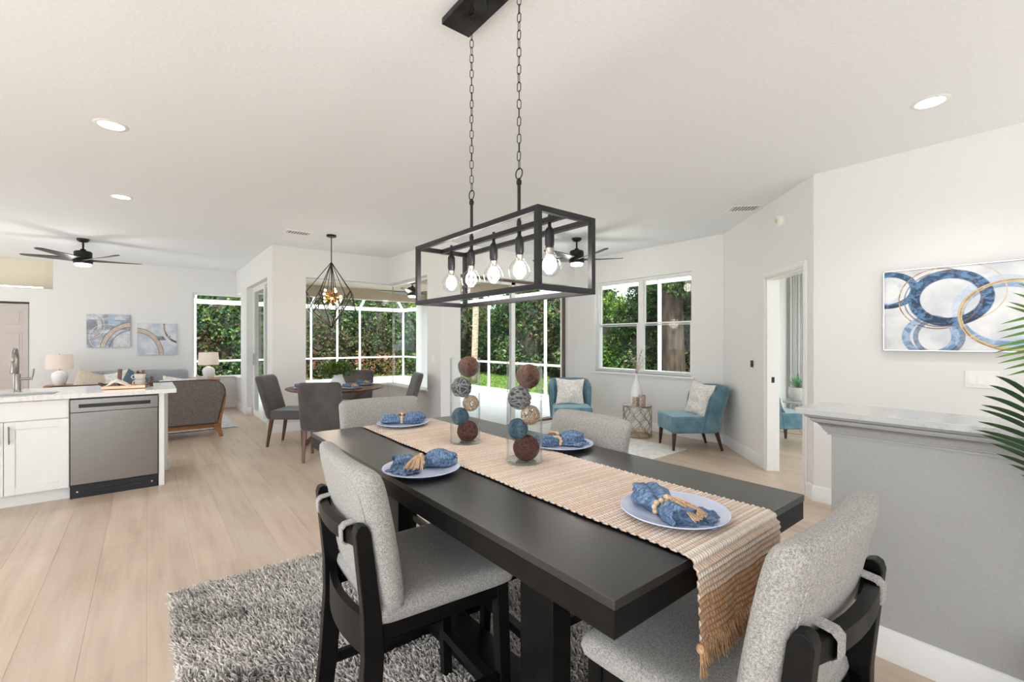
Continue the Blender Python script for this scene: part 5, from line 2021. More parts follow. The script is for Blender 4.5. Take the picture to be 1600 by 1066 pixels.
# ================================================================== paintings
def ring_art(name, W_, H_, bgc, rings, extra=(), noise_amt=0.05):
    """flat canvas paint: soft rings in object XZ coordinates.  ring = (cx, cz, rx, rz, halfwidth, c1, c2, alpha)"""
    a = NT(name)
    t = a.n('ShaderNodeTexCoord')
    sp_ = a.n('ShaderNodeSeparateXYZ')
    a.l(t.outputs['Object'], sp_.inputs[0])
    wn = a.n('ShaderNodeTexNoise', Scale=5.0, Detail=3.0)
    a.l(t.outputs['Object'], wn.inputs['Vector'])
    fine = a.n('ShaderNodeTexNoise', Scale=11.0, Detail=7.0, Roughness=0.68, Distortion=0.5)
    mp = a.n('ShaderNodeMapping')
    mp.inputs['Scale'].default_value = (0.9, 1, 1.3)
    a.l(t.outputs['Object'], mp.inputs[0])
    a.l(mp.outputs[0], fine.inputs['Vector'])
    col = a.ramp(wn.outputs['Fac'], [(0.38, bgc[0]), (0.62, bgc[1])])
    wob = a.math('MULTIPLY', a.math('SUBTRACT', wn.outputs['Fac'], 0.5), noise_amt)
    for (x0, x1, z0_, z1_, c, al) in extra:
        m1_ = a.math('MULTIPLY', a.math('GREATER_THAN', sp_.outputs[0], x0), a.math('LESS_THAN', sp_.outputs[0], x1))
        m2_ = a.math('MULTIPLY', a.math('GREATER_THAN', sp_.outputs[2], z0_), a.math('LESS_THAN', sp_.outputs[2], z1_))
        m_ = a.math('MULTIPLY', a.math('MULTIPLY', m1_, m2_), a.math('MULTIPLY', a.ramp(fine.outputs['Fac'], [(0.3, (0.3, 0.3, 0.3, 1)), (0.6, (1, 1, 1, 1))]), al))
        col = a.mix(m_, col, c)
    for (cx_, cz_, rx_, rz_, hw_, c1, c2, al) in rings:
        ddx = a.math('DIVIDE', a.math('SUBTRACT', sp_.outputs[0], cx_), rx_)
        ddz = a.math('DIVIDE', a.math('SUBTRACT', sp_.outputs[2], cz_), rz_)
        dist = a.math('SQRT', a.math('ADD', a.math('MULTIPLY', ddx, ddx), a.math('MULTIPLY', ddz, ddz)))
        e_ = a.math('ABSOLUTE', a.math('SUBTRACT', a.math('ADD', dist, wob), 1.0))
        hwn = hw_ / ((rx_ + rz_) / 2)
        mr = a.n('ShaderNodeMapRange')
        mr.inputs['From Min'].default_value = hwn
        mr.inputs['From Max'].default_value = hwn * 0.82
        a.l(e_, mr.inputs['Value'])
        tone = a.ramp(a.math('ADD', fine.outputs['Fac'], a.math('MULTIPLY', ddz, 0.10)), [(0.40, c1), (0.50, c2), (0.60, c1), (0.72, c2)])
        col = a.mix(a.math('MULTIPLY', mr.outputs[0], al), col, tone)
    a.l(col, a.b.inputs['Base Color'])
    a.b.inputs['Roughness'].default_value = 0.5
    a.bump(fine.outputs['Fac'], 0.15, 0.002)
    return a.m


BL, BD, GO, GB, LB = (0.12, 0.26, 0.47, 1), (0.012, 0.035, 0.085, 1), (0.62, 0.44, 0.22, 1), (0.20, 0.085, 0.03, 1), (0.42, 0.53, 0.70, 1)
# large painting on the right wall: Y from 0.945 (left edge) to -0.28; local x along -Y
AW, AH = 1.225, 0.605
bgp = ((0.60, 0.62, 0.66, 1), (0.80, 0.80, 0.81, 1))
rings = [
    (0.62, 0.03, 0.10, 0.10, 0.015, LB, (0.7, 0.75, 0.82, 1), 0.5),
    (0.02, -0.03, 0.225, 0.215, 0.030, LB, (0.66, 0.72, 0.80, 1), 0.7),
    (0.03, -0.05, 0.215, 0.195, 0.018, BL, LB, 0.8),
    (-0.585, 0.155, 0.155, 0.120, 0.024, BD, BL, 1.0),
    (-0.60, 0.145, 0.095, 0.090, 0.012, LB, (0.7, 0.74, 0.80, 1), 0.5),
    (-0.30, 0.075, 0.222, 0.215, 0.004, GB, GO, 0.95),
    (-0.20, 0.11, 0.235, 0.205, 0.004, GO, (0.72, 0.6, 0.48, 1), 0.8),
    (-0.345, -0.195, 0.135, 0.130, 0.025, BL, LB, 0.95),
    (-0.30, -0.20, 0.125, 0.125, 0.016, BD, BL, 0.75),
    (-0.245, 0.075, 0.190, 0.170, 0.036, BD, BL, 1.0),
    (-0.285, 0.07, 0.205, 0.195, 0.005, GB, BL, 0.8),
    (0.06, -0.055, 0.250, 0.225, 0.012, GO, (0.66, 0.52, 0.32, 1), 0.95),
    (0.075, -0.06, 0.262, 0.235, 0.004, GB, GO, 0.8),
    (0.34, 0.33, 0.16, 0.16, 0.020, BD, GB, 1.0),
    (0.47, -0.10, 0.20, 0.20, 0.028, BD, BL, 1.0),
]
art = thing('large_painting', 'wide abstract painting of interlocking blue and gold rings in thin silver frame', 'painting', (4.47, 0.945 - AW / 2, 1.60), rad(-90))
M_art = ring_art('ring_painting', AW, AH, bgp, rings)
obj('canvas', MB().box(-AW / 2 + 0.006, AW / 2 - 0.006, -0.033, -0.004, -AH / 2 + 0.006, AH / 2 - 0.006), M_art, art)
fm = MB()
for (x0, x1, z0_, z1_) in ((-AW / 2, -AW / 2 + 0.005, -AH / 2, AH / 2), (AW / 2 - 0.005, AW / 2, -AH / 2, AH / 2), (-AW / 2, AW / 2, -AH / 2, -AH / 2 + 0.005), (-AW / 2, AW / 2, AH / 2 - 0.005, AH / 2)):
    fm.box(x0, x1, -0.040, -0.001, z0_, z1_)
obj('frame', fm, M_chrome, art)

CG, CT, CW = (0.10, 0.10, 0.13, 1), (0.52, 0.44, 0.35, 1), (0.74, 0.75, 0.77, 1)
bgq = ((0.30, 0.34, 0.40, 1), (0.70, 0.73, 0.77, 1))
r1 = [(-0.27, 0.10, 0.15, 0.19, 0.035, (0.45, 0.45, 0.47, 1), CW, 0.8), (-0.27, 0.10, 0.21, 0.24, 0.004, CW, CW, 0.9), (-0.02, -0.12, 0.24, 0.24, 0.004, CW, CW, 0.9),
      (0.33, -0.38, 0.42, 0.50, 0.046, CG, (0.16, 0.12, 0.10, 1), 1.0), (0.33, -0.38, 0.42, 0.50, 0.036, CT, (0.66, 0.58, 0.48, 1), 1.0), (0.33, -0.38, 0.33, 0.40, 0.008, CG, CG, 0.8)]
e1 = [(-0.30, 0.30, 0.02, 0.20, (0.22, 0.23, 0.28, 1), 0.9), (-0.01, 0.08, 0.10, 0.30, (0.40, 0.55, 0.65, 1), 1.0), (0.05, 0.16, 0.10, 0.18, (0.45, 0.60, 0.70, 1), 1.0), (-0.30, -0.02, -0.16, -0.04, (0.10, 0.09, 0.13, 1), 0.7), (0.06, 0.30, -0.30, -0.08, CW, 0.8)]
t = thing('canvas_painting', 'abstract grey and tan ring canvas on the far wall, the left one', 'painting', (-0.532, 10.95, 1.550), group='pair of ring canvases on the far wall')
obj('canvas', MB().box(-0.295, 0.295, -0.035, -0.002, -0.295, 0.295), ring_art('canvas_paint', 0.59, 0.59, bgq, r1, e1), t, bevel=0.002)
r2 = [(-0.30, -0.30, 0.36, 0.46, 0.046, CG, (0.16, 0.12, 0.10, 1), 1.0), (-0.30, -0.30, 0.36, 0.46, 0.036, CT, (0.66, 0.58, 0.48, 1), 1.0), (-0.30, -0.28, 0.27, 0.33, 0.006, (0.35, 0.33, 0.30, 1), CW, 0.7),
      (0.34, 0.26, 0.25, 0.34, 0.035, CG, CT, 1.0), (0.34, 0.26, 0.27, 0.37, 0.026, CW, (0.6, 0.6, 0.62, 1), 1.0)]
e2 = [(-0.02, 0.20, -0.02, 0.06, (0.08, 0.08, 0.10, 1), 0.9), (-0.04, 0.10, 0.05, 0.12, (0.5, 0.62, 0.62, 1), 0.8)]
t = thing('canvas_painting', 'abstract pale blue and tan ring canvas on the far wall, the lower right one', 'painting', (0.155, 10.95, 1.405), group='pair of ring canvases on the far wall')
obj('canvas', MB().box(-0.295, 0.295, -0.035, -0.002, -0.295, 0.295), ring_art('canvas_paint', 0.59, 0.59, ((0.50, 0.55, 0.64, 1), CW), r2, e2), t, bevel=0.002)


# ================================================================== blue armchairs
def blue_chair(label):
    t = thing('slipper_chair', label, 'armchair', group='teal velvet slipper chairs')
    st_ = rbox(-0.26, 0.31, -0.27, 0.27, 0.225, 0.43, 0.025, 4)
    st_.v = [(x, y, z + (0.012 * max(0, 1 - (y / 0.27) ** 2) if z > 0.40 else 0)) for x, y, z in st_.v]
    so_ = obj('seat', st_, M_teal, t, smooth=40)
    e_ = 0.002
    obj('piping', MB().tube([(0.305, -0.262, 0.418), (0.305, 0.262, 0.418), (-0.25, 0.262, 0.418), (-0.25, -0.262, 0.418)], 0.004, 6, closed=True), M_teal, so_, smooth=True)
    # wrap-around winged back: plan curve swept, thick
    n_, m_ = 28, 12
    mb_ = MB()
    def P_(u, v_, side):
        # u -1..1 along the wrap, v 0..1 upward
        au = abs(u)
        ang = u * rad(92)
        bx, by = 0.29, 0.265
        x = -0.09 - (0.22 + 0.07 * v_) * math.cos(ang) ** 1 if au < 0.98 else -0.09
        y = (0.265 + 0.035 * v_) * math.copysign(min(1, abs(math.sin(ang)) ** 0.55), u)
        if au > 0.78:
            x = x + (au - 0.78) * 0.20
        x -= 0.06 * v_ + 0.02 * v_ * v_
        topz = 0.80 - 0.02 * au ** 2 - 0.13 * max(0, (au - 0.72) / 0.28) ** 2
        z = 0.24 + (topz - 0.24) * v_
        nx_, ny_ = -math.cos(ang), math.sin(ang)
        th_ = 0.036 * (max(0, 1 - au ** 14)) ** 0.5 * (max(0, 1 - max(0, v_ * 2 - 1) ** 10)) ** 0.5
        return (x + nx_ * th_ * side, y + ny_ * th_ * side, z)
    for side in (-1, 1):
        o0 = len(mb_.v)
        for i in range(n_ + 1):
            for j in range(m_ + 1):
                mb_.v.append(P_(-1 + 2 * i / n_, j / m_, side))
        for i in range(n_):
            for j in range(m_):
                q = [o0 + i * (m_ + 1) + j, o0 + (i + 1) * (m_ + 1) + j, o0 + (i + 1) * (m_ + 1) + j + 1, o0 + i * (m_ + 1) + j + 1]
                mb_.f.append(tuple(q if side > 0 else q[::-1]))
    ns = (n_ + 1) * (m_ + 1)
    for i in range(n_):
        a0, a1 = i * (m_ + 1), (i + 1) * (m_ + 1)
        mb_.f.append((a0, a1, a1 + ns, a0 + ns))
        mb_.f.append((a0 + m_, a0 + m_ + ns, a1 + m_ + ns, a1 + m_))
    for j in range(m_):
        mb_.f.append((j, j + ns, j + 1 + ns, j + 1))
        k_ = n_ * (m_ + 1)
        mb_.f.append((k_ + j, k_ + j + 1, k_ + j + 1 + ns, k_ + j + ns))
    bo_ = obj('backrest', mb_, M_teal, t, smooth=50)
    for s_ in (-1, 1):
        nl = MB()
        for k in range(22):
            u = s_ * 0.955
            v_ = 0.03 + 0.95 * k / 21
            p = P_(u, v_, 1)
            nl.sphere((p[0] + 0.0, p[1] + s_ * 0.003, p[2]), 0.0055, 8, 5)
        no = obj('nailheads', nl, M_esp, bo_, smooth=True)
        no['kind'] = 'stuff'
    for sx, sy in ((1, 1), (1, -1), (-1, 1), (-1, -1)):
        if sx > 0:
            p, q = (0.27, sy * 0.225, 0.235), (0.285, sy * 0.235, 0)
        else:
            p, q = (-0.255, sy * 0.215, 0.26), (-0.335, sy * 0.225, 0)
        obj('leg', MB().bar(p, q, 0.046, 0.046, up=(1, 0, 0), taper=0.52), M_esp, t, bevel=0.003)
    return t


f_ang = math.atan2(0.38, -0.47) + rad(2)
b1 = blue_chair('teal velvet slipper chair in front of the angled wall, side turned to us')
b1.location = (5.455, 3.160, 0)
b1.rotation_euler = (0, 0, f_ang)
b2 = copy_tree(b1, None, 'teal velvet slipper chair by the sliding door, seen from the front', (4.86, 4.67, 0), math.atan2(-0.76, -0.62))
b3 = copy_tree(b1, None, 'teal velvet slipper chair in the bedroom seen through the open doorway', (6.625, 2.567, 0), rad(-38))
c_, s_ = math.cos(f_ang), math.sin(f_ang)
pillow('shag_pillow', 'cream shaggy pillow on the teal chair by the angled wall', (5.455 - 0.135 * c_ - 0.03 * s_, 3.160 - 0.135 * s_ + 0.03 * c_, 0.622), (rad(-16), rad(4), f_ang + rad(90 + 12)), 0.42, 0.42, 0.15, M_shag, 1, wob=0.05)
a2 = math.atan2(-0.76, -0.62)
pillow('shag_pillow', 'cream shaggy pillow on the teal chair by the sliding door', (4.86 - 0.13 * math.cos(a2), 4.67 - 0.13 * math.sin(a2), 0.615), (rad(-14), rad(2), a2 + rad(90)), 0.40, 0.37, 0.14, M_shag, 2, wob=0.05)
a3 = rad(-38)
pillow('ribbed_pillow', 'cream ribbed pillow on the bedroom chair', (6.625 - 0.05 * math.cos(a3), 2.567 - 0.05 * math.sin(a3), 0.605), (rad(-20), 0, a3 + rad(90)), 0.38, 0.36, 0.13, M_stripe, 2, wob=0.02)

# gold drum table
dt = thing('drum_side_table', 'champagne metal drum side table of interlaced curves between the teal chairs', 'side table', (5.52, 3.99, 0))
R_, HT = 0.200, 0.452
for z_ in (0.012, HT - 0.014):
    obj('hoop', MB().lathe([(R_ - 0.004, z_ - 0.012), (R_ + 0.004, z_ - 0.012), (R_ + 0.004, z_ + 0.012), (R_ - 0.004, z_ + 0.012)], 48, closed=True), M_gold, dt, smooth=40)
obj('top', MB().lathe([(0.001, HT - 0.012), (R_ - 0.005, HT - 0.012), (R_ - 0.005, HT - 0.004), (0.001, HT - 0.004)], 48), simple('mirror_top', (0.7, 0.66, 0.6, 1), 0.12, metal=0.7), dt, smooth=40)
for k in range(8):
    for s_ in (-1, 1):
        pts = []
        for q in range(25):
            f_ = q / 24
            ang = 2 * PI * k / 8 + s_ * rad(22.5) * math.sin(f_ * 2 * PI) + s_ * rad(22.5) * 0
            pts.append((R_ * math.cos(ang), R_ * math.sin(ang), 0.02 + (HT - 0.04) * f_))
        obj('lattice_rod', MB().tube(pts, 0.0042, 6), M_gold, dt, smooth=True)
        pts = []
        for q in range(25):
            f_ = q / 24
            ang = 2 * PI * (k + 0.5) / 8 + s_ * rad(22.5) * math.cos(f_ * 2 * PI)
            pts.append((R_ * math.cos(ang), R_ * math.sin(ang), 0.02 + (HT - 0.04) * f_))
        if s_ > 0:
            obj('lattice_rod', MB().tube(pts, 0.0038, 6), M_gold, dt, smooth=True)
bv = thing('bottle_vase', 'tall white bottle vase with dry branches on the gold drum table', 'vase', (5.53, 4.01, HT - 0.003))
obj('body', MB().lathe([(0.001, 0), (0.075, 0), (0.082, 0.02), (0.088, 0.09), (0.084, 0.17), (0.062, 0.27), (0.034, 0.35), (0.024, 0.40), (0.023, 0.445), (0.027, 0.455), (0.022, 0.455), (0.019, 0.44), (0.001, 0.44)], 32), M_ceram, bv, smooth=40)
bm_ = MB()
lf_ = []
rn = random.Random(6)
for k in range(9):
    an = rn.uniform(0, 6.28)
    tx, ty, tz = rn.uniform(0.02, 0.17) * math.cos(an), rn.uniform(0.02, 0.17) * math.sin(an), rn.uniform(0.62, 0.86)
    pts = [(0, 0, 0.42), (tx * 0.3, ty * 0.3, 0.42 + (tz - 0.42) * 0.5), (tx, ty, tz)]
    bm_.tube(pts, [0.0022, 0.0018, 0.001], 5)
    for q in range(9):
        f_ = 0.35 + 0.65 * q / 8
        lf_.append((tx * f_, ty * f_, 0.42 + (tz - 0.42) * f_))
obj('branches', bm_, simple('dry_branch', (0.30, 0.22, 0.15, 1), 0.8), bv)
leaf_cloud('buds', bv, 240, lambda r: tuple(c + r.uniform(-0.02, 0.02) for c in r.choice(lf_)), 0.022, [(0.75, 0.72, 0.66), (0.5, 0.4, 0.3), (0.65, 0.55, 0.45)], 5)
for k, (dx_, dy_, hh_, rr_, lab) in enumerate(((-0.105, -0.035, 0.125, 0.038, 'shorter beige mosaic candle holder on the gold drum table'), (-0.045, -0.115, 0.155, 0.046, 'taller beige mosaic candle holder in front of the white vase'))):
    t = thing('candle_holder', lab, 'candle holder', (5.52 + dx_, 3.99 + dy_, HT - 0.003), group='mosaic candle holders')
    obj('cup', MB().lathe([(0.001, 0), (rr_, 0), (rr_, hh_), (rr_ - 0.004, hh_), (rr_ - 0.004, 0.01), (0.001, 0.01)], 24), M_cand, t, smooth=40)
    obj('candle', MB().lathe([(0.001, 0.012), (rr_ - 0.006, 0.012), (rr_ - 0.006, hh_ * 0.7), (0.001, hh_ * 0.7)], 20), M_ceram, t, smooth=40)
lr = thing('area_rug', 'pale cream low-pile rug between table and teal chairs', 'rug', (4.25, 4.25, 0))
obj('pile', MB().box(-0.95, 1.05, -1.165, 1.25, 0.001, 0.011), M_rug2, lr, bevel=0.003)

# ================================================================== bedroom bits
cu = thing('curtain', 'white hanging curtain in the bedroom behind the door', 'curtain', (8.50, 2.93, 0))
cm2_ = MB()
for i in range(81):
    y = -0.13 + 0.26 * i / 80
    x = 0.028 * math.sin(i * 0.82) + 0.01 * math.sin(i * 0.31)
    for z_ in (0.03, 1.2, 2.55):
        cm2_.v.append((x, y, z_))
for i in range(80):
    for j in range(2):
        cm2_.f.append((i * 3 + j, (i + 1) * 3 + j, (i + 1) * 3 + j + 1, i * 3 + j + 1))
o_ = obj('drape', cm2_, M_curtain, cu, smooth=True)
o_.modifiers.new('t', 'SOLIDIFY').thickness = 0.003
obj('rod', MB().tube([(0, -1.6, 2.58), (0, 0.17, 2.58)], 0.012, 10).tube([(0, -1.55, 2.58), (0.1, -1.55, 2.58)], 0.01, 8).tube([(0, 0.15, 2.58), (0.1, 0.15, 2.58)], 0.01, 8), M_blackm, cu)
bt = thing('wire_side_table', 'low wire-legged side table in the bedroom doorway view', 'side table', (7.69, 2.64, 0))
obj('top', MB().lathe([(0.001, 0.45), (0.30, 0.45), (0.30, 0.468), (0.001, 0.468)], 40), simple('smoky_glass', (0.45, 0.50, 0.52, 1), 0.1), bt, smooth=40)
for k in range(8):
    a0, a1 = 2 * PI * k / 8, 2 * PI * (k + 1.6) / 8
    obj('wire', MB().tube([(0.28 * math.cos(a0), 0.28 * math.sin(a0), 0.45), (0.28 * math.cos(a1), 0.28 * math.sin(a1), 0.004)], 0.004, 6), M_gold, bt)
obj('hoop', MB().tube([(0.28 * math.cos(2 * PI * k / 32), 0.28 * math.sin(2 * PI * k / 32), 0.005) for k in range(32)], 0.004, 6, closed=True), M_gold, bt)
pp_ = thing('potted_plant', 'small spiky green plant in a white pot on the bedroom side table', 'plant', (7.69, 2.67, 0.468))
obj('pot', MB().lathe([(0.001, 0), (0.08, 0), (0.115, 0.06), (0.125, 0.13), (0.115, 0.20), (0.105, 0.20), (0.112, 0.13), (0.001, 0.12)], 28), M_pot, pp_, smooth=40)
lm = MB()
rn = random.Random(11)
for k in range(54):
    an, el = rn.uniform(0, 2 * PI), rn.uniform(0.35, 1.45)
    ln = rn.uniform(0.15, 0.26)
    d = Vector((math.cos(an) * math.cos(el), math.sin(an) * math.cos(el), math.sin(el)))
    sd_ = Vector((-math.sin(an), math.cos(an), 0)) * 0.012
    b_ = Vector((0, 0, 0.18))
    m_ = b_ + d * ln * 0.55 + Vector((0, 0, 0.01))
    e_ = b_ + d * ln - Vector((0, 0, 0.02 * (1.4 - el)))
    lm.add([b_ - sd_ * 0.4, b_ + sd_ * 0.4, m_ + sd_, m_ - sd_, e_], [(0, 1, 2, 3), (3, 2, 4)])
obj('leaves', lm, simple('mint_leaf', (0.22, 0.42, 0.24, 1), 0.5, nscale=20, namt=0.3), pp_, smooth=True)

# ================================================================== palm plant at the right edge
pa = thing('palm_plant', 'potted palm with long dark fronds reaching in at the right picture edge', 'plant', (2.27, -0.10, 0))
obj('pot', MB().lathe([(0.001, 0), (0.12, 0), (0.14, 0.02), (0.165, 0.30), (0.17, 0.32), (0.155, 0.32), (0.15, 0.28), (0.001, 0.28)], 32), M_pot, pa, smooth=40)
obj('soil', MB().lathe([(0.001, 0.285), (0.15, 0.285), (0.15, 0.29), (0.001, 0.29)], 24), M_dwood, pa)
M_palm1 = simple('palm_leaf_dark', (0.022, 0.060, 0.022, 1), 0.35, nscale=18, namt=0.35)
M_palm2 = simple('palm_leaf_light', (0.085, 0.20, 0.03, 1), 0.4, nscale=18, namt=0.3)


def leaflet(mb_, b_, tip, wd_, sag=0.02, up=(0, 0, 1)):
    b_, tip, up = Vector(b_), Vector(tip), Vector(up)
    d = tip - b_
    sd_ = d.cross(Vector((0.75, 0.1, 0.2))).normalized()
    # blade faces roughly sideways: width vector perpendicular to the blade in its hanging plane
    o = len(mb_.v)
    n_ = 7
    for i in range(n_ + 1):
        f_ = i / n_
        c_ = b_ + d * f_ + Vector((0, 0, sag * 4 * f_ * (1 - f_)))
        w_ = wd_ * (math.sin(PI * min(1, 0.12 + f_ * 0.88)) ** 0.7) * 0.5
        fold = Vector((-0.3, 0.3, 0)) * w_
        mb_.v += [tuple(c_ - sd_ * w_), tuple(c_ + fold), tuple(c_ + sd_ * w_)]
    for i in range(n_):
        a_ = o + i * 3
        mb_.f += [(a_, a_ + 1, a_ + 4, a_ + 3), (a_ + 1, a_ + 2, a_ + 5, a_ + 4)]


low = [(2.181, 0.173, 1.255), (2.165, 0.186, 1.225), (2.148, 0.199, 1.19), (2.143, 0.203, 1.16), (2.139, 0.207, 1.145), (2.135, 0.21, 1.105), (2.128, 0.215, 1.078), (2.143, 0.203, 1.062), (2.165, 0.186, 1.035), (2.181, 0.173, 1.0), (2.216, 0.145, 0.965), (2.245, 0.121, 0.93), (2.25, 0.115, 0.90), (2.26, 0.11, 0.86)]
fm = MB()
st = MB()
rach = [(2.27, -0.10, 0.29), (2.285, -0.06, 0.60), (2.30, 0.02, 0.85), (2.295, 0.06, 1.05), (2.285, 0.08, 1.16)]
for k, tp in enumerate(low):
    f_ = k / (len(low) - 1)
    zb2 = 1.165 - 0.36 * f_
    yb2 = 0.085 - 0.09 * f_ ** 1.5
    leaflet(fm, (2.283 + 0.015 * f_, yb2, zb2), tp, 0.016, 0.006 + 0.008 * (1 - f_))
for k in range(12):
    f_ = k / 11
    zb2 = 1.165 - 0.36 * f_
    leaflet(fm, (2.285 + 0.015 * f_, 0.08 - 0.09 * f_, zb2), (2.40 + 0.03 * f_, -0.10 - 0.05 * f_, zb2 + 0.10 - 0.06 * f_), 0.018, 0.01)
st.tube(rach, [0.008, 0.007, 0.006, 0.004, 0.002], 8)
obj('frond', fm, M_palm1, pa, smooth=True, loc=(-2.27, 0.10, 0), label=None) if False else None
fo = obj('frond', fm.xf(Matrix.Translation((-2.27, 0.10, 0))), M_palm1, pa, smooth=True, fix=False)
obj('stem', st.xf(Matrix.Translation((-2.27, 0.10, 0))), M_palm1, pa, smooth=True)
up_ = [(2.178, 0.175, 1.314), (2.168, 0.183, 1.346), (2.189, 0.166, 1.377), (2.180, 0.172, 1.398), (2.195, 0.164, 1.425), (2.206, 0.153, 1.487), (2.215, 0.147, 1.50), (2.225, 0.138, 1.53), (2.239, 0.127, 1.561), (2.185, 0.170, 1.295), (2.20, 0.158, 1.275), (2.21, 0.15, 1.255), (2.17, 0.18, 1.330)]
fm = MB()
for k, tp in enumerate(up_):
    leaflet(fm, (2.335, 0.005, max(1.28, min(1.50, tp[2] + (0.05 if tp[2] < 1.45 else -0.08)))), tp, 0.012, 0.004)
for k in range(10):
    leaflet(fm, (2.335, 0.005, 1.28 + 0.022 * k), (2.45, -0.16, 1.33 + 0.025 * k), 0.016, 0.01)
obj('frond', fm.xf(Matrix.Translation((-2.27, 0.10, 0))), M_palm2, pa, smooth=True, fix=False)
obj('stem', MB().tube([(2.27, -0.10, 0.29), (2.31, -0.09, 0.8), (2.345, -0.04, 1.15), (2.335, 0.005, 1.35), (2.33, 0.015, 1.52)], [0.008, 0.007, 0.005, 0.004, 0.002], 8).xf(Matrix.Translation((-2.27, 0.10, 0))), M_palm2, pa, smooth=True)
for k in range(3):
    fm = MB()
    ax = rad(-175 + 40 * k)
    pts = [Vector((0, 0, 0.29))]
    for q in range(1, 9):
        f_ = q / 8
        pts.append(Vector((0.42 * f_ ** 1.6 * math.cos(ax), 0.42 * f_ ** 1.6 * math.sin(ax), 0.29 + 1.05 * f_ - 0.25 * f_ ** 3)))
    fm.tube(pts, 0.004, 6)
    for q in range(3, 9):
        for s_ in (-1, 1):
            pd_ = Vector((-math.sin(ax), math.cos(ax), 0)) * s_
            leaflet(fm, pts[q], pts[q] + pd_ * 0.17 + Vector((0.06 * math.cos(ax), 0.06 * math.sin(ax), 0.05)), 0.018, 0.01)
    obj('frond', fm, M_palm1, pa, smooth=True, fix=False)

# ================================================================== lanai and pool cage
struct('deck', MB().box(1.65, 7.86, 7.68, 16.56, -0.12, -0.03).box(3.46, 7.86, 5.88, 7.68, -0.12, -0.03).box(6.2, 7.86, 3.27, 5.88, -0.12, -0.03).box(-6.5, 1.65, 11.12, 16.56, -0.12, -0.03), M_concrete)
struct('lanai_ceiling', MB().box(3.46, 5.9, 5.88, 10.6, 2.60, 2.8).box(1.65, 3.46, 7.68, 10.6, 2.60, 2.8), M_lceil)
struct('lanai_beam', MB().box(1.65, 5.9, 10.6, 10.85, 2.36, 2.85).box(5.65, 5.9, 5.88, 10.6, 2.36, 2.85), M_lceil)
struct('lanai_column', MB().box(5.50, 5.80, 10.56, 10.86, -0.03, 2.36), M_wall)
make_fan('lanai ceiling fan outside the nook corner window', 4.32, 8.70, rad(10), 5, -0.06, 'dark ceiling fans', 2.60)

cg_ = thing('screen_enclosure', 'white aluminium frame of the pool screen enclosure outside the windows', 'screen enclosure', (0, 0, 0))
XC, YC, ZE = 7.80, 16.50, 2.556
pw, pd_ = 0.052, 0.10
posts = [(XC, YC), (6.09, YC), (5.28, YC), (4.40, YC), (2.6, YC), (1.13, YC), (-0.6, YC), (-2.4, YC), (XC, 13.3), (XC, 10.80), (XC, 8.38), (XC, 5.12), (XC, 3.32)]
for (x, y) in posts:
    obj('post', MB().box(x - pw / 2, x + pw / 2, y - pw / 2, y + pw / 2, -0.03, ZE), M_alu, cg_)
for (p, q, z_, n_) in (((-3, YC), (XC, YC), ZE, 'eave_beam'), ((XC, 3.3), (XC, YC), ZE, 'eave_beam'), ((-3, YC), (XC, YC), 0.765, 'chair_rail'), ((XC, 3.3), (XC, YC), 0.765, 'chair_rail'), ((-3, YC), (XC, YC), 0.0, 'bottom_rail'), ((XC, 3.3), (XC, YC), 0.0, 'bottom_rail')):
    ht_ = 0.13 if n_ == 'eave_beam' else 0.052
    obj(n_, MB().bar((p[0], p[1], z_), (q[0], q[1], z_), 0.05, ht_), M_alu, cg_)
for (x, y) in posts:
    if y == YC and x < XC:
        p, q, r_ = (x, y, ZE), (x, y - 1.7, ZE + 1.15), (x, 10.85, ZE + 1.15)
    elif x == XC and y < YC:
        p, q, r_ = (x, y, ZE), (x - 1.4, y, ZE + 1.0), None
    else:
        p, q, r_ = (x, y, ZE), (x - 1.5, y - 1.6, ZE + 1.1), None
    obj('rafter', MB().bar(p, q, 0.05, 0.09), M_alu, cg_)
    if r_ and x > 1.7:
        obj('rafter', MB().bar(q, r_, 0.05, 0.09), M_alu, cg_)
obj('purlin', MB().bar((-3, YC - 1.7, ZE + 1.15), (XC - 1.4, YC - 1.7, ZE + 1.15), 0.05, 0.08), M_alu, cg_)
obj('purlin', MB().bar((XC - 1.4, 4.5, ZE + 1.0), (XC - 1.4, YC - 1.7, ZE + 1.1), 0.05, 0.08), M_alu, cg_)

# ================================================================== garden
g_ = MB().box(-60, 60, -60, 70, -0.6, -0.14)
struct('ground', g_, M_lawn)
pv = MB().box(-30, 8.6, -30, -2.76, -0.2, -0.05).box(-30, -3.44, -2.76, 11.0, -0.2, -0.05)
struct('bounce_paving', pv, M_concrete)  # unseen pale slabs, added to bounce neutral daylight into the rooms


def grasspos(r):
    if r.random() < 0.6:
        return (r.uniform(7.95, 12.5), r.uniform(3.0, 17), -0.14)
    return (r.uniform(-4, 9), r.uniform(16.7, 19.5), -0.14)


go = link('lawn_grass', leaf_cloud('lawn_grass', None, 26000, grasspos, 0.11, [(0.15, 0.26, 0.03), (0.24, 0.36, 0.05), (0.10, 0.18, 0.03)], 77, asp=0.18), M_leaf)
go['label'] = 'bright green lawn grass beyond the pool deck'
go['category'] = 'grass'
go['kind'] = 'stuff'

DKG = [(0.033, 0.083, 0.03), (0.053, 0.128, 0.038), (0.027, 0.068, 0.038), (0.09, 0.195, 0.053), (0.21, 0.3, 0.075), (0.135, 0.105, 0.06)]
YLG = [(0.153, 0.304, 0.045), (0.255, 0.421, 0.06), (0.089, 0.187, 0.045), (0.383, 0.468, 0.075), (0.051, 0.117, 0.03)]
BRN = [(0.06, 0.053, 0.03), (0.135, 0.09, 0.045), (0.075, 0.135, 0.045), (0.18, 0.15, 0.06), (0.045, 0.075, 0.03)]


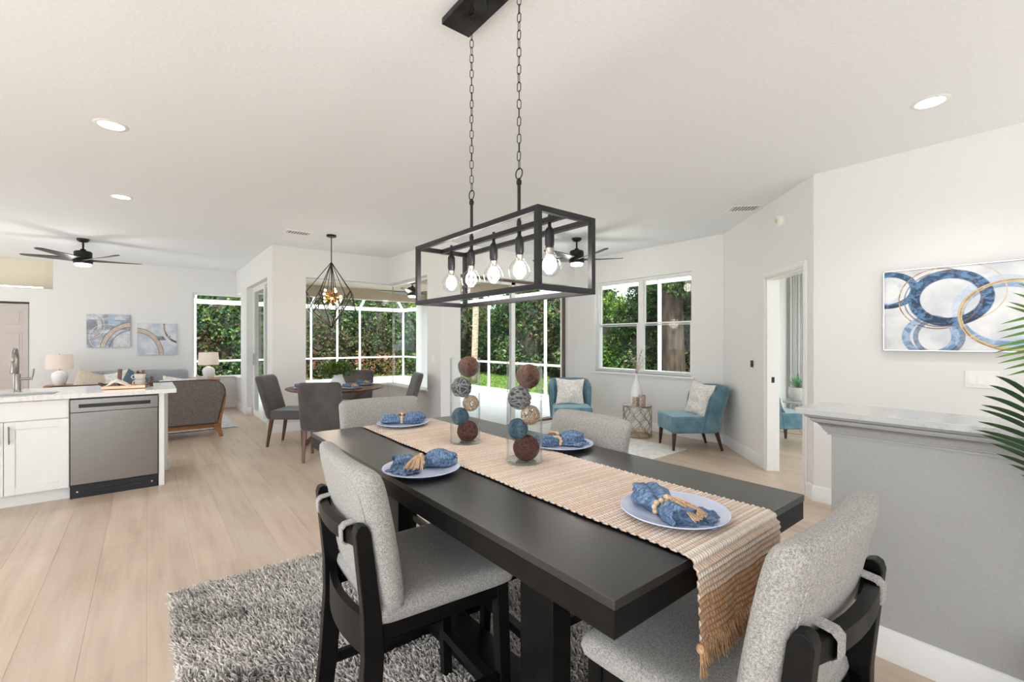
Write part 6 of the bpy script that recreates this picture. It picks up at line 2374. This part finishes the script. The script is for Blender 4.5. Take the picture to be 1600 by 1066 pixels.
def crown_mesh(seed, n, rx, ry, z0_, z1_, size, cols):
    rs_ = random.Random(seed)
    blobs = [(rs_.uniform(-rx, rx) * 0.7, rs_.uniform(-ry, ry) * 0.6, rs_.uniform(z0_, z1_), rs_.uniform(0.35, 0.75)) for _ in range(26)]
    def pos(r):
        b_ = r.choice(blobs)
        while True:
            x, y, z = (r.uniform(-1, 1) for _ in range(3))
            d_ = x * x + y * y + z * z
            if 0.35 < d_ < 1:
                break
        return (b_[0] + x * b_[3], b_[1] + y * b_[3], max(0.02, b_[2] + z * b_[3]))
    return leaf_cloud('foliage', None, n, pos, size, cols, seed)


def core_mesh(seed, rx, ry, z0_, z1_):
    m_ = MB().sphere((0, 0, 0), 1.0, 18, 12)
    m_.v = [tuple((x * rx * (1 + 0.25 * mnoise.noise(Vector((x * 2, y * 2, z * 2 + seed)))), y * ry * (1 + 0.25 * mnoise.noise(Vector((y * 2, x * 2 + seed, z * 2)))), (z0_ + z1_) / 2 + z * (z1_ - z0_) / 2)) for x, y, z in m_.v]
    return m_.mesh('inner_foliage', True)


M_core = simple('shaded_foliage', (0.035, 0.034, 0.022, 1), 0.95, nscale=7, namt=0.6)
shrub_meshes = [crown_mesh(100 + k, 17000, 1.25, 0.9, 0.2, 3.3, 0.155, c) for k, c in enumerate((DKG, YLG, BRN, DKG))]
core_meshes = [core_mesh(k, 1.05, 0.55, -0.1, 3.3) for k in range(3)]
tree_meshes = [crown_mesh(200 + k, 16000, 2.1, 1.5, 2.0, 6.6, 0.15, c) for k, c in enumerate((DKG, YLG, DKG))]
tcores = [core_mesh(10 + k, 1.8, 1.3, 2.2, 6.6) for k in range(3)]
rn = random.Random(21)
where_s = ['through the far family window', 'through the nook window', 'through the living sliding door', 'through the living window']
ords = ['first', 'second', 'third', 'fourth', 'fifth', 'sixth', 'seventh', 'eighth', 'ninth', 'tenth']


def place_shrub(x, y, kind, sc_, label, rz=0.0, core=True):
    t = thing('shrub', label, 'shrub', (x, y, -0.14), rz, 'dense shrubs behind the pool screen')
    f_ = link('foliage', shrub_meshes[kind], M_leaf, t)
    f_.scale = (sc_, sc_, sc_)
    f_['kind'] = 'stuff'
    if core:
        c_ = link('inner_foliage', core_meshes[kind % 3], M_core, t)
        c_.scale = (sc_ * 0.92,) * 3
    return t


col_w = ['dark green', 'yellow green', 'brownish dry', 'deep green']
k = 0
cnt = {}


def shrub_label(kind, wi):
    key = (kind, wi)
    cnt[key] = cnt.get(key, 0) + 1
    return '%s shrub, %s of its colour from left, seen %s' % (col_w[kind], ords[cnt[key] - 1], where_s[wi])


for x in np.arange(-0.5, 3.6, 1.25):
    kd = [0, 2, 3, 0][k % 4]
    place_shrub(x, 19.2 + rn.uniform(-0.4, 0.4), kd, rn.uniform(0.95, 1.1), shrub_label(kd, 0), rn.uniform(-0.4, 0.4))
    k += 1
for x in np.arange(3.9, 12.5, 1.35):
    kd = [3, 2, 0, 1, 0, 2][k % 6]
    place_shrub(x, 19.6 + rn.uniform(-0.5, 0.5), kd, rn.uniform(0.95, 1.15), shrub_label(kd, 1), rn.uniform(-0.4, 0.4))
    k += 1
for y in (18.0, 16.4, 14.8, 13.2, 11.8):
    kd = [0, 2, 3, 0, 2][k % 5]
    place_shrub(13.0 + rn.uniform(-0.4, 0.4), y, kd, rn.uniform(0.95, 1.15), shrub_label(kd, 2), PI / 2 + rn.uniform(-0.4, 0.4))
    k += 1
for y in (10.3, 8.9, 7.5, 6.1, 4.6):
    kd = [2, 1, 0, 2, 1][k % 5]
    place_shrub(13.2 + rn.uniform(-0.5, 0.5), y, kd, rn.uniform(0.75, 0.9), shrub_label(kd, 3), PI / 2 + rn.uniform(-0.4, 0.4))
    k += 1


def tree(label, x, y, kind, trunk_r, lean=0.0, sc_=1.0, rz=0.0, crown_=True, core=True, h_=5.0, mat=None, name='tree', dz=0):
    t = thing(name, label, 'tree', (x, y, -0.14), rz)
    pts = [(lean * f * f, 0.15 * math.sin(f * 4), h_ * f) for f in (0, 0.12, 0.3, 0.5, 0.7, 0.85, 1.0)]
    obj('trunk', MB().tube(pts, [trunk_r * 1.35, trunk_r * 1.05, trunk_r, trunk_r * 0.95, trunk_r * 0.9, trunk_r * 0.8, trunk_r * 0.6], 14), mat or M_bark, t, smooth=True)
    if crown_:
        f_ = link('foliage', tree_meshes[kind], M_leaf, t, (lean, 0, dz))
        f_.scale = (sc_, sc_, sc_)
        f_['kind'] = 'stuff'
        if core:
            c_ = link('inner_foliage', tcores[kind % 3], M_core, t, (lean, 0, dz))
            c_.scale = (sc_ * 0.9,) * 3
    return t


tree('tall dark tree behind the shrubs, seen through the family room window', 0.3, 21.6, 0, 0.16)
tree('tall tree behind the shrubs, right of the family room window view', 3.4, 21.8, 2, 0.2)
tree('tall leafy tree behind the nook window, left of the pendant view', 6.5, 22.0, 0, 0.2, 0.3)
tree('tall yellow green tree behind the nook corner window', 9.8, 21.5, 1, 0.2)
tree('tall dark tree at the garden corner beyond the nook window', 13.2, 20.8, 2, 0.22)
tree('tall dark tree beyond the sliding door, left side', 15.4, 17.2, 0, 0.25, 0, 1.0, PI / 2)
tree('tall dark tree beyond the sliding door, right side', 17.0, 16.2, 2, 0.25, 0, 1.0, PI / 2)
tree('slender leaning oak with yellow green crown seen in the left sash of the living window', 14.6, 11.4, 1, 0.13, 0.9, 0.50, PI / 2, core=False, h_=3.8, dz=-0.3)
tree('thick brown oak trunk seen in the right sash of the living room window', 12.0, 7.35, 0, 0.30, 0.0, 0.8, PI / 2, h_=5.6, core=False, dz=1.2)
tree('second brown oak trunk beside the mullion of the living room window', 13.2, 9.0, 0, 0.20, -0.1, 0.6, PI / 2, h_=5.4, core=False, dz=1.5)
tree('yellow green tree at the right edge of the living room window', 14.8, 8.2, 1, 0.2, 0, 0.75, PI / 2)
t = thing('palm_tree', 'pale ringed palm trunk standing beyond the sliding door', 'tree', (9.15, 13.6, -0.14))
pts = [(0.10 * math.sin(f * 3), 0, 7.0 * f) for f in np.linspace(0, 1, 12)]
obj('trunk', MB().tube(pts, [0.15] + [0.115] * 11, 16), M_palmbark, t, smooth=True)
pf = MB()
for k in range(14):
    an = 2 * PI * k / 14
    for q in range(2):
        d = Vector((math.cos(an), math.sin(an), 0))
        sd_ = Vector((-math.sin(an), math.cos(an), 0)) * 0.3
        p0 = Vector((0, 0, 6.9))
        p1 = p0 + d * 0.9 + Vector((0, 0, 0.5 - 0.4 * q))
        p2 = p0 + d * 1.9 + Vector((0, 0, 0.1 - 0.9 * q))
        pf.add([p0, p1 - sd_, p2, p1 + sd_], [(0, 1, 2), (0, 2, 3)])
obj('fronds', pf, simple('palm_frond', (0.08, 0.17, 0.04, 1), 0.6, nscale=8, namt=0.4), t)
t = tree('tall tree with a dry brown hanging frond, upper right of the sliding door view', 14.3, 14.6, 2, 0.2, 0, 0.9, 0, h_=5.0)
o_ = link('dead_frond', leaf_cloud('dead_frond', None, 900, lambda r: (r.uniform(-0.22, 0.22), r.uniform(-0.22, 0.22), r.uniform(-1.1, 2.3)), 0.3, [(0.30, 0.20, 0.11), (0.42, 0.30, 0.18)], 3, asp=0.2), M_leaf, t, (-1.6, 0.1, 2.7))
o_['kind'] = 'stuff'
for k, (x, y, lab) in enumerate(((6.75, 17.6, 'cluster of red-leaved plants outside the nook window, left of the glass joint'), (7.6, 17.4, 'cluster of red-leaved plants outside the nook window, right of the glass joint'), (4.6, 17.8, 'reddish low plant behind the front nook chair, outside the glass'))):
    t = thing('red_bromeliad', lab, 'plant', (x, y, -0.14))
    o_ = link('leaves', leaf_cloud('leaves', None, 230 if k < 2 else 90, lambda r: (r.gauss(0, 0.26), r.gauss(0, 0.22), r.uniform(0.1, 1.0)), 0.17, [(0.05, 0.10, 0.03), (0.34, 0.09, 0.06), (0.55, 0.20, 0.14), (0.30, 0.20, 0.05)], 60 + k, asp=0.2), M_leaf, t)
    o_['kind'] = 'stuff'
